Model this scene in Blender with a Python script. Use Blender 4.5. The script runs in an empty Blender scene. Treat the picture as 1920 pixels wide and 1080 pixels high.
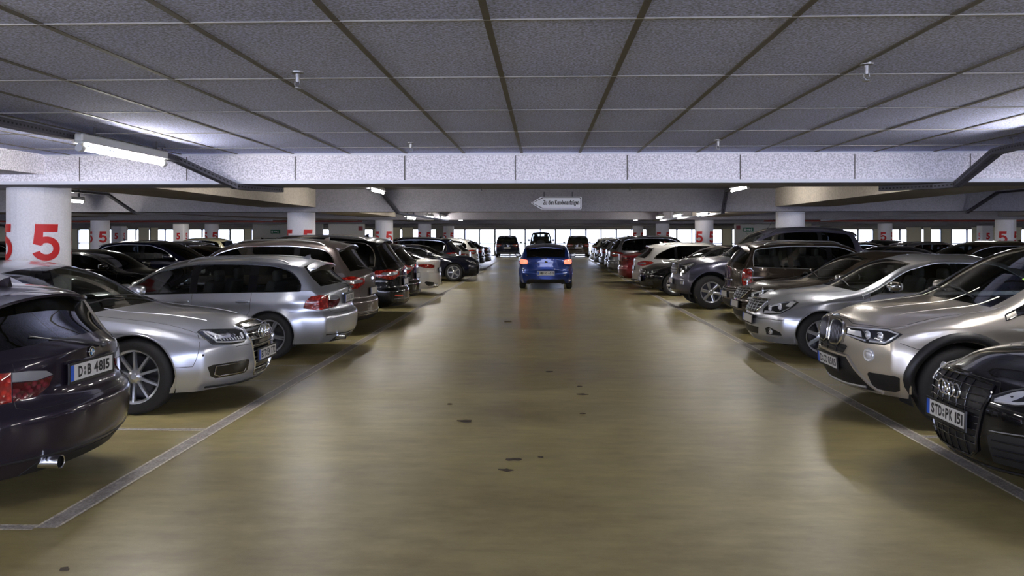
import bpy, bmesh, math, random
import numpy as np
from mathutils import Vector, Matrix
from mathutils.bvhtree import BVHTree
random.seed(7)
PI = math.pi
sc = bpy.context.scene
COL = sc.collection

# ------------------------------------------------------------------ camera, sky, exposure
cd = bpy.data.cameras.new('camera')
cd.sensor_width = 36.0; cd.sensor_fit = 'HORIZONTAL'
cd.lens = 1500.0 / 1920.0 * 36.0
cd.shift_y = -100.0 / 1920.0
cd.clip_start = 0.05; cd.clip_end = 400
cam = bpy.data.objects.new('camera', cd); COL.objects.link(cam)
cam.location = (0, 0, 1.72)
cam.rotation_euler = (math.radians(90), 0, math.radians(2.215))
sc.camera = cam
sc.view_settings.view_transform = 'Standard'
sc.view_settings.look = 'None'
sc.view_settings.exposure = 1.5
sc.view_settings.gamma = 1.0
sc.view_settings.use_curve_mapping = False
try:
    sc.cycles.use_denoising = True
    sc.cycles.max_bounces = 8
    sc.cycles.diffuse_bounces = 4
    sc.cycles.glossy_bounces = 4
    sc.cycles.transparent_max_bounces = 12
    sc.cycles.sample_clamp_indirect = 4.0
    sc.cycles.caustics_reflective = False
    sc.cycles.caustics_refractive = False
    sc.cycles.use_light_tree = True
except Exception:
    pass
w = bpy.data.worlds.new('daylight'); sc.world = w; w.use_nodes = True
bg = w.node_tree.nodes['Background']
bg.inputs['Color'].default_value = (0.66, 0.72, 1.0, 1)
bg.inputs['Strength'].default_value = 3.2
TUBE_POWER = 60.0

# ------------------------------------------------------------------ materials
MATS = {}
def newmat(name):
    m = bpy.data.materials.new(name); m.use_nodes = True
    MATS[name] = m
    nt = m.node_tree
    return m, nt, nt.nodes['Principled BSDF']
def simple(name, col, rough=0.5, metal=0.0, coat=0.0, spec=0.5, emit=None, es=0.0):
    if name in MATS: return MATS[name]
    m, nt, b = newmat(name)
    b.inputs['Base Color'].default_value = (*col, 1)
    b.inputs['Roughness'].default_value = rough
    b.inputs['Metallic'].default_value = metal
    b.inputs['Coat Weight'].default_value = coat
    b.inputs['Coat Roughness'].default_value = 0.03
    b.inputs['Specular IOR Level'].default_value = spec
    if emit:
        b.inputs['Emission Color'].default_value = (*emit, 1)
        b.inputs['Emission Strength'].default_value = es
    return m
def N(nt, t, **kw):
    n = nt.nodes.new(t)
    for k, v in kw.items():
        if k in n.inputs: n.inputs[k].default_value = v
        else: setattr(n, k, v)
    return n
def paint(name, col, metal=0.6, rough=0.34):
    if name in MATS: return MATS[name]
    m, nt, b = newmat(name)
    co = N(nt, 'ShaderNodeTexCoord'); no = N(nt, 'ShaderNodeTexNoise', Scale=900.0, Detail=1.0)
    nt.links.new(co.outputs['Object'], no.inputs['Vector'])
    mx = N(nt, 'ShaderNodeMixRGB'); mx.inputs[1].default_value = (*[c * 0.85 for c in col], 1); mx.inputs[2].default_value = (*[min(1, c * 1.15) for c in col], 1)
    nt.links.new(no.outputs['Fac'], mx.inputs[0]); nt.links.new(mx.outputs[0], b.inputs['Base Color'])
    b.inputs['Metallic'].default_value = metal
    b.inputs['Roughness'].default_value = rough
    b.inputs['Coat Weight'].default_value = 1.0
    b.inputs['Coat Roughness'].default_value = 0.025
    if max(col) < 0.05: b.inputs['Specular IOR Level'].default_value = 0.1
    return m
def concrete(name, c1, c2, scale=2.0, fine=90.0, fineamt=0.25, rough=0.85, bump=0.15, metal=0.0):
    m, nt, b = newmat(name)
    co = N(nt, 'ShaderNodeTexCoord')
    n1 = N(nt, 'ShaderNodeTexNoise', Scale=scale, Detail=5.0)
    n2 = N(nt, 'ShaderNodeTexNoise', Scale=fine, Detail=2.0)
    for n in (n1, n2): nt.links.new(co.outputs['Object'], n.inputs['Vector'])
    r1 = N(nt, 'ShaderNodeMapRange'); r1.inputs['From Min'].default_value = 0.3; r1.inputs['From Max'].default_value = 0.7
    nt.links.new(n1.outputs['Fac'], r1.inputs['Value'])
    mx = N(nt, 'ShaderNodeMixRGB'); mx.inputs[1].default_value = (*c1, 1); mx.inputs[2].default_value = (*c2, 1)
    nt.links.new(r1.outputs[0], mx.inputs[0])
    r2 = N(nt, 'ShaderNodeMapRange'); r2.inputs['From Min'].default_value = 0.35; r2.inputs['From Max'].default_value = 0.65
    r2.inputs['To Min'].default_value = 1 - fineamt; r2.inputs['To Max'].default_value = 1 + fineamt
    nt.links.new(n2.outputs['Fac'], r2.inputs['Value'])
    ml = N(nt, 'ShaderNodeVectorMath', operation='MULTIPLY')
    nt.links.new(mx.outputs[0], ml.inputs[0]); nt.links.new(r2.outputs[0], ml.inputs[1])
    nt.links.new(ml.outputs[0], b.inputs['Base Color'])
    b.inputs['Roughness'].default_value = rough
    b.inputs['Specular IOR Level'].default_value = 0.3
    bp = N(nt, 'ShaderNodeBump', Strength=bump, Distance=0.01)
    nt.links.new(n2.outputs['Fac'], bp.inputs['Height']); nt.links.new(bp.outputs[0], b.inputs['Normal'])
    return m
def glassmat(name, tint=(0.25, 0.28, 0.28), boost=0.03):
    m = bpy.data.materials.new(name); m.use_nodes = True; MATS[name] = m
    nt = m.node_tree; nt.nodes.clear()
    out = N(nt, 'ShaderNodeOutputMaterial'); mix = N(nt, 'ShaderNodeMixShader')
    tr = N(nt, 'ShaderNodeBsdfTransparent', Color=(*tint, 1)); gl = N(nt, 'ShaderNodeBsdfGlossy', Color=(0.9, 0.93, 1, 1), Roughness=0.015)
    fr = N(nt, 'ShaderNodeFresnel', IOR=1.5); ad = N(nt, 'ShaderNodeMath', operation='ADD'); ad.inputs[1].default_value = boost
    nt.links.new(fr.outputs[0], ad.inputs[0]); nt.links.new(ad.outputs[0], mix.inputs[0])
    nt.links.new(tr.outputs[0], mix.inputs[1]); nt.links.new(gl.outputs[0], mix.inputs[2]); nt.links.new(mix.outputs[0], out.inputs[0])
    return m

def lens(name, col):
    m, nt, b = newmat(name)
    co = N(nt, 'ShaderNodeTexCoord'); vo = N(nt, 'ShaderNodeTexVoronoi', Scale=26.0); nt.links.new(co.outputs['Object'], vo.inputs['Vector'])
    cr = N(nt, 'ShaderNodeValToRGB'); e = cr.color_ramp.elements
    e[0].position = 0.05; e[0].color = (min(col[0] * 1.5, .9), col[1] * 3 + .01, col[2] * 3 + .008, 1); e[1].position = 0.55; e[1].color = (col[0] * .45, col[1] * .5, col[2] * .5, 1)
    nt.links.new(vo.outputs['Distance'], cr.inputs[0]); nt.links.new(cr.outputs[0], b.inputs['Base Color'])
    bp = N(nt, 'ShaderNodeBump', Strength=0.35, Distance=0.01); nt.links.new(vo.outputs['Distance'], bp.inputs['Height']); nt.links.new(bp.outputs[0], b.inputs['Normal'])
    b.inputs['Roughness'].default_value = .15; b.inputs['Coat Weight'].default_value = 1.0; b.inputs['Coat Roughness'].default_value = .03
    return m
GLASS = glassmat('car_glass', (0.52, 0.56, 0.54))
DGLASS = glassmat('dark_car_glass', (0.05, 0.055, 0.06), 0.02)
CLEAR = glassmat('clear_glass', (0.95, 0.97, 0.97), 0.01)
BLACK = simple('black_plastic', (0.012, 0.012, 0.014), 0.45)
GLOSSBLACK = simple('gloss_black', (0.008, 0.008, 0.01), 0.12, coat=0.6)
RUBBER = simple('tyre_rubber', (0.018, 0.017, 0.018), 0.75)
WELL = simple('wheel_well_black', (0.006, 0.006, 0.007), 0.9)
CHROME = simple('chrome', (0.82, 0.83, 0.85), 0.12, 1.0)
ALLOY = simple('alloy', (0.62, 0.63, 0.66), 0.28, 0.85, coat=0.3)
ALLOYDARK = simple('dark_alloy', (0.10, 0.10, 0.11), 0.35, 0.8)
SATIN = simple('satin_silver', (0.55, 0.56, 0.58), 0.35, 0.8)
REDLENS = lens('red_lens', (0.50, 0.010, 0.006))
DREDLENS = lens('dark_red_lens', (0.13, 0.004, 0.010))
WHITELENS = simple('clear_lens', (0.55, 0.56, 0.58), 0.10, 0.6, coat=1.0)
LITRED = simple('lit_tail_lamp', (0.9, 0.05, 0.03), 0.2, emit=(1.0, 0.10, 0.06), es=1.3)
HEADGLASS = simple('headlamp_dark', (0.05, 0.055, 0.065), 0.06, 0.6, coat=1.0)
LAMPCHROME = simple('lamp_reflector', (0.80, 0.82, 0.88), 0.18, 0.45, coat=0.8)
PLATEW = simple('plate_white', (0.72, 0.72, 0.70), 0.4, coat=0.3)
PLATEB = simple('plate_blue', (0.01, 0.10, 0.62), 0.35)
PLATET = simple('plate_black', (0.012, 0.012, 0.015), 0.5)
SEAT = simple('seat_grey', (0.10, 0.095, 0.09), 0.8)
SEATL = simple('seat_light', (0.30, 0.29, 0.27), 0.75)
INTER = simple('interior_dark', (0.022, 0.021, 0.021), 0.8)
STICKER = simple('sticker_green', (0.45, 0.75, 0.15), 0.6)

# ------------------------------------------------------------------ mesh helpers
def mesh_obj(name, verts, faces, mats, parent=None, smooth=True, midx=None):
    me = bpy.data.meshes.new(name)
    me.from_pydata([tuple(v) for v in verts], [], faces)
    if not isinstance(mats, (list, tuple)): mats = [mats]
    for m in mats: me.materials.append(m)
    if midx is not None: me.polygons.foreach_set('material_index', midx)
    if smooth: me.polygons.foreach_set('use_smooth', [True] * len(me.polygons))
    me.update()
    o = bpy.data.objects.new(name, me); COL.objects.link(o)
    if parent is not None: o.parent = parent
    return o
class MB:
    """collects simple solids that end up as one mesh"""
    def __init__(s): s.v = []; s.f = []
    def add(s, v, f):
        b = len(s.v); s.v += [tuple(p) for p in v]; s.f += [tuple(i + b for i in q) for q in f]; return s
    def box(s, c, d, M=None):
        x, y, z = d[0] / 2, d[1] / 2, d[2] / 2
        vs = [Vector((a * x, b * y, e * z)) for a in (-1, 1) for b in (-1, 1) for e in (-1, 1)]
        if M is not None: vs = [M @ p for p in vs]
        vs = [p + Vector(c) for p in vs]
        return s.add(vs, [(0, 1, 3, 2), (4, 6, 7, 5), (0, 4, 5, 1), (2, 3, 7, 6), (0, 2, 6, 4), (1, 5, 7, 3)])
    def rbox(s, c, d, r=0.02, M=None, n=3):
        """box with rounded vertical... all edges (superellipsoid-like grid)"""
        bm = bmesh.new(); bmesh.ops.create_cube(bm, size=1)
        for v in bm.verts: v.co = Vector((v.co.x * d[0], v.co.y * d[1], v.co.z * d[2]))
        bmesh.ops.bevel(bm, geom=bm.edges[:] , offset=min(r, min(d) * 0.48), segments=n, profile=0.5, affect='EDGES')
        if M is not None: bmesh.ops.transform(bm, matrix=M, verts=bm.verts)
        vs = [v.co + Vector(c) for v in bm.verts]; bm.verts.index_update()
        fs = [tuple(v.index for v in f.verts) for f in bm.faces]; bm.free()
        return s.add(vs, fs)
    def tube(s, pts, r, n=8, closed=False, cap=True, flat=None):
        pts = [Vector(p) for p in pts]; k = len(pts); vs = []
        rr = r if isinstance(r, (list, tuple)) else [r] * k
        prevn = None
        for i, p in enumerate(pts):
            if closed: t = pts[(i + 1) % k] - pts[i - 1]
            else: t = pts[min(i + 1, k - 1)] - pts[max(i - 1, 0)]
            if t.length < 1e-9: t = Vector((1, 0, 0))
            t.normalize()
            if prevn is None:
                up = Vector((0, 0, 1)) if abs(t.z) < 0.9 else Vector((0, 1, 0))
                a = t.cross(up).normalized()
            else:
                a = (prevn - t * prevn.dot(t))
                a = a.normalized() if a.length > 1e-6 else t.cross(Vector((0, 0, 1))).normalized()
            prevn = a; b = t.cross(a)
            for j in range(n):
                q = 2 * PI * j / n
                vs.append(p + a * (math.cos(q) * rr[i]) + b * (math.sin(q) * rr[i] * (flat or 1)))
        fs = []
        for i in range(k if closed else k - 1):
            for j in range(n):
                i2 = (i + 1) % k
                fs.append((i * n + j, i * n + (j + 1) % n, i2 * n + (j + 1) % n, i2 * n + j))
        if cap and not closed:
            fs.append(tuple(range(n))[::-1]); fs.append(tuple((k - 1) * n + j for j in range(n)))
        return s.add(vs, fs)
    def lathe(s, prof, c=(0, 0, 0), n=48, axis='Y', a0=0.0, a1=2 * PI, close=True):
        """prof: list of (radius, axial)"""
        vs = []; full = abs(a1 - a0 - 2 * PI) < 1e-6; m = n if full else n + 1
        for i in range(m):
            q = a0 + (a1 - a0) * i / n; ca, sa = math.cos(q), math.sin(q)
            for (r, h) in prof:
                if axis == 'Y': vs.append((c[0] + r * ca, c[1] + h, c[2] + r * sa))
                elif axis == 'X': vs.append((c[0] + h, c[1] + r * ca, c[2] + r * sa))
                else: vs.append((c[0] + r * ca, c[1] + r * sa, c[2] + h))
        k = len(prof); fs = []
        for i in range(n):
            i2 = (i + 1) % m
            for j in range(k - 1): fs.append((i * k + j, i * k + j + 1, i2 * k + j + 1, i2 * k + j))
        return s.add(vs, fs)
    def ball(s, c, r, p=1.0, nu=20, nv=12):
        vs = []; fs = []
        sg = lambda x: math.copysign(abs(x) ** p, x)
        for j in range(nv + 1):
            b = -PI / 2 + PI * j / nv
            for i in range(nu):
                a = 2 * PI * i / nu
                vs.append((c[0] + r[0] * sg(math.cos(b)) * sg(math.cos(a)), c[1] + r[1] * sg(math.cos(b)) * sg(math.sin(a)), c[2] + r[2] * sg(math.sin(b))))
        for j in range(nv):
            for i in range(nu): fs.append((j * nu + i, j * nu + (i + 1) % nu, (j + 1) * nu + (i + 1) % nu, (j + 1) * nu + i))
        return s.add(vs, fs)
    def obj(s, name, mat, parent=None, smooth=False):
        o = mesh_obj(name, s.v, s.f, mat, parent, smooth)
        if smooth:
            bm = bmesh.new(); bm.from_mesh(o.data); bmesh.ops.recalc_face_normals(bm, faces=bm.faces)
            for e in bm.edges:
                if len(e.link_faces) == 2 and e.calc_face_angle(0) > 0.7: e.smooth = False
            bm.to_mesh(o.data); bm.free()
        return o
def tag(o, label=None, cat=None, group=None, kind=None):
    if label: o['label'] = label
    if cat: o['category'] = cat
    if group: o['group'] = group
    if kind: o['kind'] = kind
    return o
def empty(name, loc=(0, 0, 0), rz=0.0):
    o = bpy.data.objects.new(name, None); COL.objects.link(o); o.location = loc; o.rotation_euler = (0, 0, rz); o.empty_display_size = 0.2
    return o
def copy_tree(o, parent=None, swap=None):
    c = o.copy(); COL.objects.link(c)
    if parent is not None: c.parent = parent
    if swap and c.type == 'MESH':
        for i, sl in enumerate(c.material_slots):
            if sl.material in swap:
                new = swap[sl.material]; sl.link = 'OBJECT'; sl.material = new
    for ch in KIDS.get(o, []) or [x for x in bpy.data.objects if x.parent is o]:
        copy_tree(ch, c, swap)
    return c
KIDS = {}
_txt = {}
def text_verts(body, bold=0.012, spacing=1.0):
    """mesh of a line of text, height ~0.7, centred"""
    key = (body, bold, spacing)
    if key in _txt: return _txt[key]
    cu = bpy.data.curves.new('t', 'FONT'); cu.body = body; cu.offset = bold; cu.resolution_u = 3
    cu.space_character = spacing; cu.align_x = 'CENTER'; cu.align_y = 'CENTER'
    ob = bpy.data.objects.new('t', cu); COL.objects.link(ob)
    dg = bpy.context.evaluated_depsgraph_get(); dg.update()
    me = bpy.data.meshes.new_from_object(ob.evaluated_get(dg))
    v = [tuple(p.co) for p in me.vertices]; f = [tuple(p.vertices) for p in me.polygons]
    bpy.data.objects.remove(ob); bpy.data.curves.remove(cu); bpy.data.meshes.remove(me)
    a = np.array(v); lo = a.min(0); hi = a.max(0)
    v = [((p[0] - (lo[0] + hi[0]) / 2), (p[1] - (lo[1] + hi[1]) / 2)) for p in v]
    _txt[key] = (v, f, hi[0] - lo[0], hi[1] - lo[1])
    return _txt[key]
# ------------------------------------------------------------------ car builder
def pchip(pts):
    x = np.array([p[0] for p in pts], float); y = np.array([p[1] for p in pts], float)
    h = np.diff(x); dl = np.diff(y) / h; n = len(x); m = np.zeros(n)
    if n > 2:
        for i in range(1, n - 1):
            if dl[i - 1] * dl[i] > 0:
                w1 = 2 * h[i] + h[i - 1]; w2 = h[i] + 2 * h[i - 1]
                m[i] = (w1 + w2) / (w1 / dl[i - 1] + w2 / dl[i])
    m[0] = dl[0]; m[-1] = dl[-1]
    def f(t):
        t = float(min(max(t, x[0]), x[-1])); i = int(min(max(np.searchsorted(x, t) - 1, 0), n - 2))
        s = (t - x[i]) / h[i]
        return float((1 + 2 * s) * (1 - s) ** 2 * y[i] + s * (1 - s) ** 2 * h[i] * m[i] + s * s * (3 - 2 * s) * y[i + 1] + s * s * (s - 1) * h[i] * m[i + 1])
    return f
def smin(a, b, k): 
    h = max(k - abs(a - b), 0) / k
    return min(a, b) - h * h * k * 0.25
def sstep(a, b, x):
    t = min(max((x - a) / (b - a), 0), 1); return t * t * (3 - 2 * t)

class Car:
    def __init__(s, sp, paintm, detail=2):
        D = dict(bow_f=0.28, bow_r=0.20, rail=0.055, tumble=0.30, zbot=0.20, zmid=0.58, plan_f=(0.14, 0.95), plan_r=(0.10, 0.9),
                 nose=[(0.2, 0.09), (0.34, 0.01), (0.5, 0.0), (0.62, 0.03), (0.8, 0.10)],
                 tail=[(0.2, 0.10), (0.34, 0.01), (0.55, 0.0), (0.62, 0.035), (0.95, 0.08)],
                 crown_h=0.07, crown_r=0.045, bow_ws=0.14, bow_hd=0.07, bow_rh=0.05, win_end=None, pillars=[], archR=0.035, crease=0.02, glass=GLASS,
                 rim='ten', rimmat=ALLOY, step=0.036, shoulder=0.0)
        D.update(sp); s.sp = D; s.P = paintm; s.detail = detail
        s.L, s.W, s.H = D['L'], D['W'], D['H']; s.wr = D['wr']
        s.dw = (D['fo'], D['fo'] + D['wb'])
        s.root = empty(D.get('name', 'car'))
        s.body()
    def X(s, d): return s.L / 2 - d
    def child(s, o, parent=None):
        o.parent = parent or s.root; KIDS.setdefault(o.parent, []).append(o); return o
    # --- shape functions
    def side_y(s, d, z, raw=False):
        D = s.sp; hw = s.W / 2
        a, d1 = D['plan_f']; b, d2 = D['plan_r']
        y = hw
        if d < d1: y -= hw * a * ((d1 - d) / (d1 - D['bow_f'])) ** 2.2
        e = s.L - d
        if e < d2: y -= hw * b * ((d2 - e) / (d2 - D['bow_r'])) ** 2.2
        zb = s.belt(d); zm = D['zmid']; z0 = D['zbot']
        if z < zm: y -= 0.055 * ((zm - z) / (zm - z0)) ** 2.2
        zz = min(z, zb)
        if zz > zm: y -= 0.035 * ((zz - zm) / max(zb - zm, 0.05)) ** 2
        if z > zb:
            t = z - zb
            y -= 0.012 + t * D['tumble'] + t * t * 0.25
        # body side crease and arch flare
        zc = D.get('zcrease', zb - 0.14)
        y += D['crease'] * math.exp(-((z - zc) / 0.05) ** 2) * 0.6 - D['crease'] * math.exp(-((z - zc + 0.13) / 0.07) ** 2) * 0.5
        for w_ in s.dw:
            r = math.hypot(d - w_, z - s.wr); R = s.wr + D['archR']
            y += D.get('flare', 0.018) * math.exp(-((r - R) / 0.075) ** 2) * (1 if z < zb else 0)
        # edge rounding
        ze = s.edge(d); g = min(max((ze - 0.1 - zb) / 0.15, 0), 1)
        hr = 0.10 * (1 - g) + 0.05 * g; rr = 0.085 * (1 - g) + 0.035 * g
        q = min(max((z - (ze - hr)) / hr, 0), 1)
        y -= rr * (1 - math.sqrt(max(1 - q * q, 0)))
        return y
    def shift(s, d, z):
        """nose and tail side profile: moves points along d"""
        D = s.sp; o = 0.0
        o += s.nose(z) * (1 - sstep(D['bow_f'], 0.95, d)) if d < 0.95 else 0
        e = s.L - d
        o -= s.tail(z) * (1 - sstep(D['bow_r'], 0.8, e)) if e < 0.8 else 0
        return o
    def body(s):
        D = s.sp; L = s.L
        s.edge = pchip(D['edge']); s.belt = pchip(D['belt']); s.nose = pchip(D['nose']); s.tail = pchip(D['tail'])
        d0 = D['bow_f']; d1 = L - D['bow_r']
        fine = np.linspace(d0, d1, 1200); zf = np.array([s.edge(x) for x in fine])
        cl = np.concatenate([[0], np.cumsum(np.hypot(np.diff(fine), np.diff(zf)))])
        n = int(cl[-1] / D['step']); cols = list(np.interp(np.linspace(0, cl[-1], n + 1), cl, fine))
        marks = [D['cowl'], D['header'], D['rheader'], D['rglass']] + [p for q in D['pillars'] for p in q]
        for m_ in marks:
            if d0 < m_ < d1:
                i = min(range(1, len(cols) - 1), key=lambda k: abs(cols[k] - m_)); cols[i] = m_
        n1, n2, n3 = 20, 6, 5
        bz = D.get('bot')  # optional bottom profile
        zbf = pchip(bz) if bz else (lambda d: D['zbot'])
        V = []; info = []; grid = []; wininfo = []
        for d in cols:
            ze = s.edge(d); zb = s.belt(d); zbt = zbf(d)
            zw = smin(zb, ze - 0.10, 0.03); zt = max(ze - D['rail'], zw + 0.01)
            h0 = zt - zw
            if D['win_end']:
                a, b, p = D['win_end']
                if d > a:
                    q = min((d - a) / (b - a), 1.0)
                    zt = zw + max(h0 * (1 - q ** p) ** (1 / p), 0.004)
            if D.get('win_start'):
                a, b, p = D['win_start']
                if d < b:
                    q = min((b - d) / (b - a), 1.0)
                    zt = min(zt, zw + max(h0 * (1 - q ** p) ** (1 / p), 0.004))
            wininfo.append((zw, zt))
            zs = [zbt + (zw - zbt) * i / n1 for i in range(n1 + 1)] + [zw + (zt - zw) * i / n2 for i in range(1, n2 + 1)]
            zs += [zt + (ze - zt) * math.sin(PI / 2 * i / n3) for i in range(1, n3 + 1)]
            colv = []
            for z in zs:
                colv.append(len(V)); V.append([d, s.side_y(d, z), z])
            grid.append(colv)
        nr = n1 + n2 + n3 + 1; nc = len(cols)
        side = []  # (face, cat)
        sunroof = None
        for i in range(nc - 1):
            dm = (cols[i] + cols[i + 1]) / 2
            for j in range(nr - 1):
                cat = 'body'
                if n1 <= j < n1 + n2:
                    hh = min(wininfo[i][1] - wininfo[i][0], wininfo[i + 1][1] - wininfo[i + 1][0])
                    if hh > 0.012 and dm > D['cowl'] and not (D['win_end'] and dm > D['win_end'][1]) and not (D.get('win_start') and dm < D['win_start'][0]) and max(wininfo[i][1] - wininfo[i][0], wininfo[i + 1][1] - wininfo[i + 1][0]) > 0.05:
                        cat = 'win'
                        for k, (a, b) in enumerate(D['pillars']):
                            if a - 1e-6 < dm < b + 1e-6: cat = 'pillar'
                side.append(((grid[i][j], grid[i + 1][j], grid[i + 1][j + 1], grid[i][j + 1]), cat, dm))
        # wheel arches: drop faces inside, snap rim vertices onto the circle
        keep = []; kill = set()
        R = [s.wr + D['archR']] * 2
        for (f, cat, dm) in side:
            c = np.mean([V[k] for k in f], 0); dead = False
            for w_, r_ in zip(s.dw, R):
                if math.hypot(c[0] - w_, c[2] - s.wr) < r_: dead = True; kill |= {(k, w_, r_) for k in f}
            if not dead: keep.append((f, cat, dm))
        used = {k for f, _, _ in keep for k in f}
        for (k, w_, r_) in kill:
            if k in used:
                dx, dz = V[k][0] - w_, V[k][2] - s.wr; q = math.hypot(dx, dz)
                if q > 1e-6:
                    nd, nz = w_ + dx / q * r_, s.wr + dz / q * r_
                    if nz < zbf(nd): nz = zbf(nd); nd = w_ + math.copysign(math.sqrt(max(r_ * r_ - (nz - s.wr) ** 2, 0)), dx)
                    V[k] = [nd, s.side_y(nd, nz), nz]
        # ribbon: front corner upwards, along the top edge, down the rear corner
        border = [(grid[0][j], 'F') for j in range(nr - 1)] + [(grid[i][nr - 1], 'T') for i in range(nc)] + [(grid[nc - 1][j], 'R') for j in range(nr - 2, -1, -1)]
        bdx = pchip([(d0, D['bow_f']), (D['cowl'] * 0.6 + d0 * 0.4, D['bow_f'] * 0.35 + D['bow_ws'] * 0.65), (D['cowl'], D['bow_ws']), (D['header'], D['bow_hd']), ((D['header'] + D['rheader']) / 2, 0.0), (D['rheader'], -D['bow_rh']), (d1, -D['bow_r'])])
        bdz = pchip([(d0, D.get('crown_f', 0.045)), (d0 + 0.25, D['crown_h']), (D['cowl'], D['crown_h'] * 0.6), ((D['cowl'] + D['header']) / 2, D['crown_r'] * 0.8), (D['header'], D['crown_r']), (D['rheader'], D['crown_r']), (D['rglass'], D['crown_r'] * 0.6), (d1, D.get('crown_t', 0.02))])
        tl = [1.0, 0.965, 0.93, 0.89, 0.8, 0.7, 0.58, 0.45, 0.3, 0.15, 0.0]
        power = pchip([(d0, 2.3), (D['cowl'], 2.1), (D['header'], 2.2), (D['rheader'], 2.2), (d1, 2.4)])
        rib = []
        for (k, kind) in border:
            d, ye, z = V[k]; row = [k]
            if kind == 'F': dx = D['bow_f']; dz = D.get('crown_f', 0.045) * sstep(s.edge(d0) - 0.14, s.edge(d0), z)
            elif kind == 'R': dx = -D['bow_r']; dz = D.get('crown_t', 0.02) * sstep(s.edge(d1) - 0.14, s.edge(d1), z)
            else: dx = bdx(d); dz = bdz(d)
            pw = power(d)
            for t in tl[1:]:
                y = ye * t; q = 1 - t ** pw
                row.append(len(V)); V.append([d - dx * q, y, z + dz * (1 - t ** 2.0) ** 1.0])
            rib.append((row, kind, d))
        ribf = []
        for a in range(len(rib) - 1):
            dm = (rib[a][2] + rib[a + 1][2]) / 2; top = rib[a][1] == 'T' and rib[a + 1][1] == 'T'
            for b in range(len(tl) - 1):
                cat = 'body'
                if top:
                    if D['cowl'] < dm < D['header'] and b >= 2: cat = 'ws'
                    if D['rheader'] < dm < D['rglass'] and b >= D.get('rgb', 3): cat = 'rw'
                    if D.get('sunroof') and D['sunroof'][0] < dm < D['sunroof'][1] and b >= 3: cat = 'roofglass'
                ribf.append(((rib[a][0][b], rib[a + 1][0][b], rib[a + 1][0][b + 1], rib[a][0][b + 1]), cat, dm))
        # nose and tail profile shift, to local x
        V = [[s.X(d + s.shift(d, z)), y, z] for (d, y, z) in V]
        nV = len(V)
        allf = keep + ribf
        mir = {}
        for i, p in enumerate(V[:nV]):
            if abs(p[1]) < 1e-6: mir[i] = i
            else: mir[i] = len(V); V.append([p[0], -p[1], p[2]])
        cats = {}
        for (f, cat, dm) in allf:
            for m in (0, 1):
                g = f if m == 0 else tuple(mir[k] for k in f)[::-1]
                key = cat if cat not in ('win', 'pillar') else (cat, m, sum(1 for (a, b) in D['pillars'] if dm > a))
                cats.setdefault(key, []).append(g)
        s.V = V
        everything = [f for fl in cats.values() for f in fl] 
        s.bvh = BVHTree.FromPolygons([Vector(p) for p in V], everything)
        def part(name, fl, mat, parent=None):
            idx = {}; vs = []; fs = []
            for f in fl:
                q = []
                for k in f:
                    if k not in idx: idx[k] = len(vs); vs.append(V[k])
                    if not q or q[-1] != idx[k]: q.append(idx[k])
                if len(set(q)) >= 3: fs.append(tuple(q))
            o = mesh_obj(name, vs, fs, mat)
            return s.child(o, parent)
        b = part('body', cats['body'], s.P)
        if D.get('sharp', True):
            bm = bmesh.new(); bm.from_mesh(b.data)
            for e in bm.edges:
                if len(e.link_faces) == 2 and e.calc_face_angle(0) > 0.6: e.smooth = False
            bm.to_mesh(b.data); bm.free()
        s.bodyobj = b
        if 'ws' in cats: part('windshield', cats['ws'], D['glass'])
        if 'rw' in cats: part('rear_window', cats['rw'], D.get('rglassmat', DGLASS))
        if 'roofglass' in cats: part('sunroof', cats['roofglass'], GLOSSBLACK)
        for k, fl in cats.items():
            if isinstance(k, tuple) and k[0] == 'pillar': part('door_pillar', fl, D.get('pillarmat', GLOSSBLACK))
            elif isinstance(k, tuple):
                part('side_window', fl, D['glass'] if k[2] < D.get('privacy', 9) else DGLASS)
        # window trim
        if D.get('trim') is not None:
            for sg in (-1, 1):
                lo = []; hi = []
                for d, (zw, zt) in zip(cols, wininfo):
                    if d > D['cowl'] and zt - zw > 0.04 and not (D['win_end'] and d > D['win_end'][1]):
                        for lst, z in ((lo, zw), (hi, zt)):
                            lst.append((s.X(d + s.shift(d, z)), sg * (s.side_y(d, z) + 0.002), z))
                if len(lo) > 3:
                    m = MB().tube(lo + hi[::-1], D.get('trimr', 0.008), 6, closed=True)
                    s.child(m.obj('window_trim', D['trim'], smooth=True))
        # dark wells, underbody and arch lips
        for w_ in s.dw:
            for sg in (-1, 1):
                m = MB(); lip = MB()
                yo = s.side_y(w_, s.wr + R[0] + 0.02) ; r = R[0] + 0.002; a0, a1 = -0.42, PI + 0.42
                n = 28; vs = []; fs = []
                for i in range(n + 1):
                    q = a0 + (a1 - a0) * i / n; dd = w_ + r * math.cos(q); zz = s.wr + r * math.sin(q)
                    y_ = s.side_y(dd, max(zz, D['zbot'])) - 0.004
                    for yy in (y_, y_ - 0.28): vs.append((s.X(dd), sg * yy, zz))
                    vs.append((s.X(w_), sg * (y_ - 0.28), s.wr))
                for i in range(n): fs += [(3 * i, 3 * i + 1, 3 * i + 4, 3 * i + 3), (3 * i + 1, 3 * i + 2, 3 * i + 5, 3 * i + 4)]
                m.add(vs, fs)
                pts = []
                for i in range(n + 1):
                    q = a0 + (a1 - a0) * i / n; dd = w_ + r * math.cos(q); zz = s.wr + r * math.sin(q)
                    if zz < D['zbot']: continue
                    pts.append((s.X(dd), sg * (s.side_y(dd, zz) - 0.006), zz))
                if D.get('cladding'):
                    pass
                lip.tube(pts, 0.010, 6)
                s.child(m.obj('wheel_well', WELL))
                s.child(lip.obj('arch_lip', D.get('lipmat', s.P), smooth=True))
        z0 = D['zbot']
        m = MB(); hw = s.W / 2 - 0.32
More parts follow.
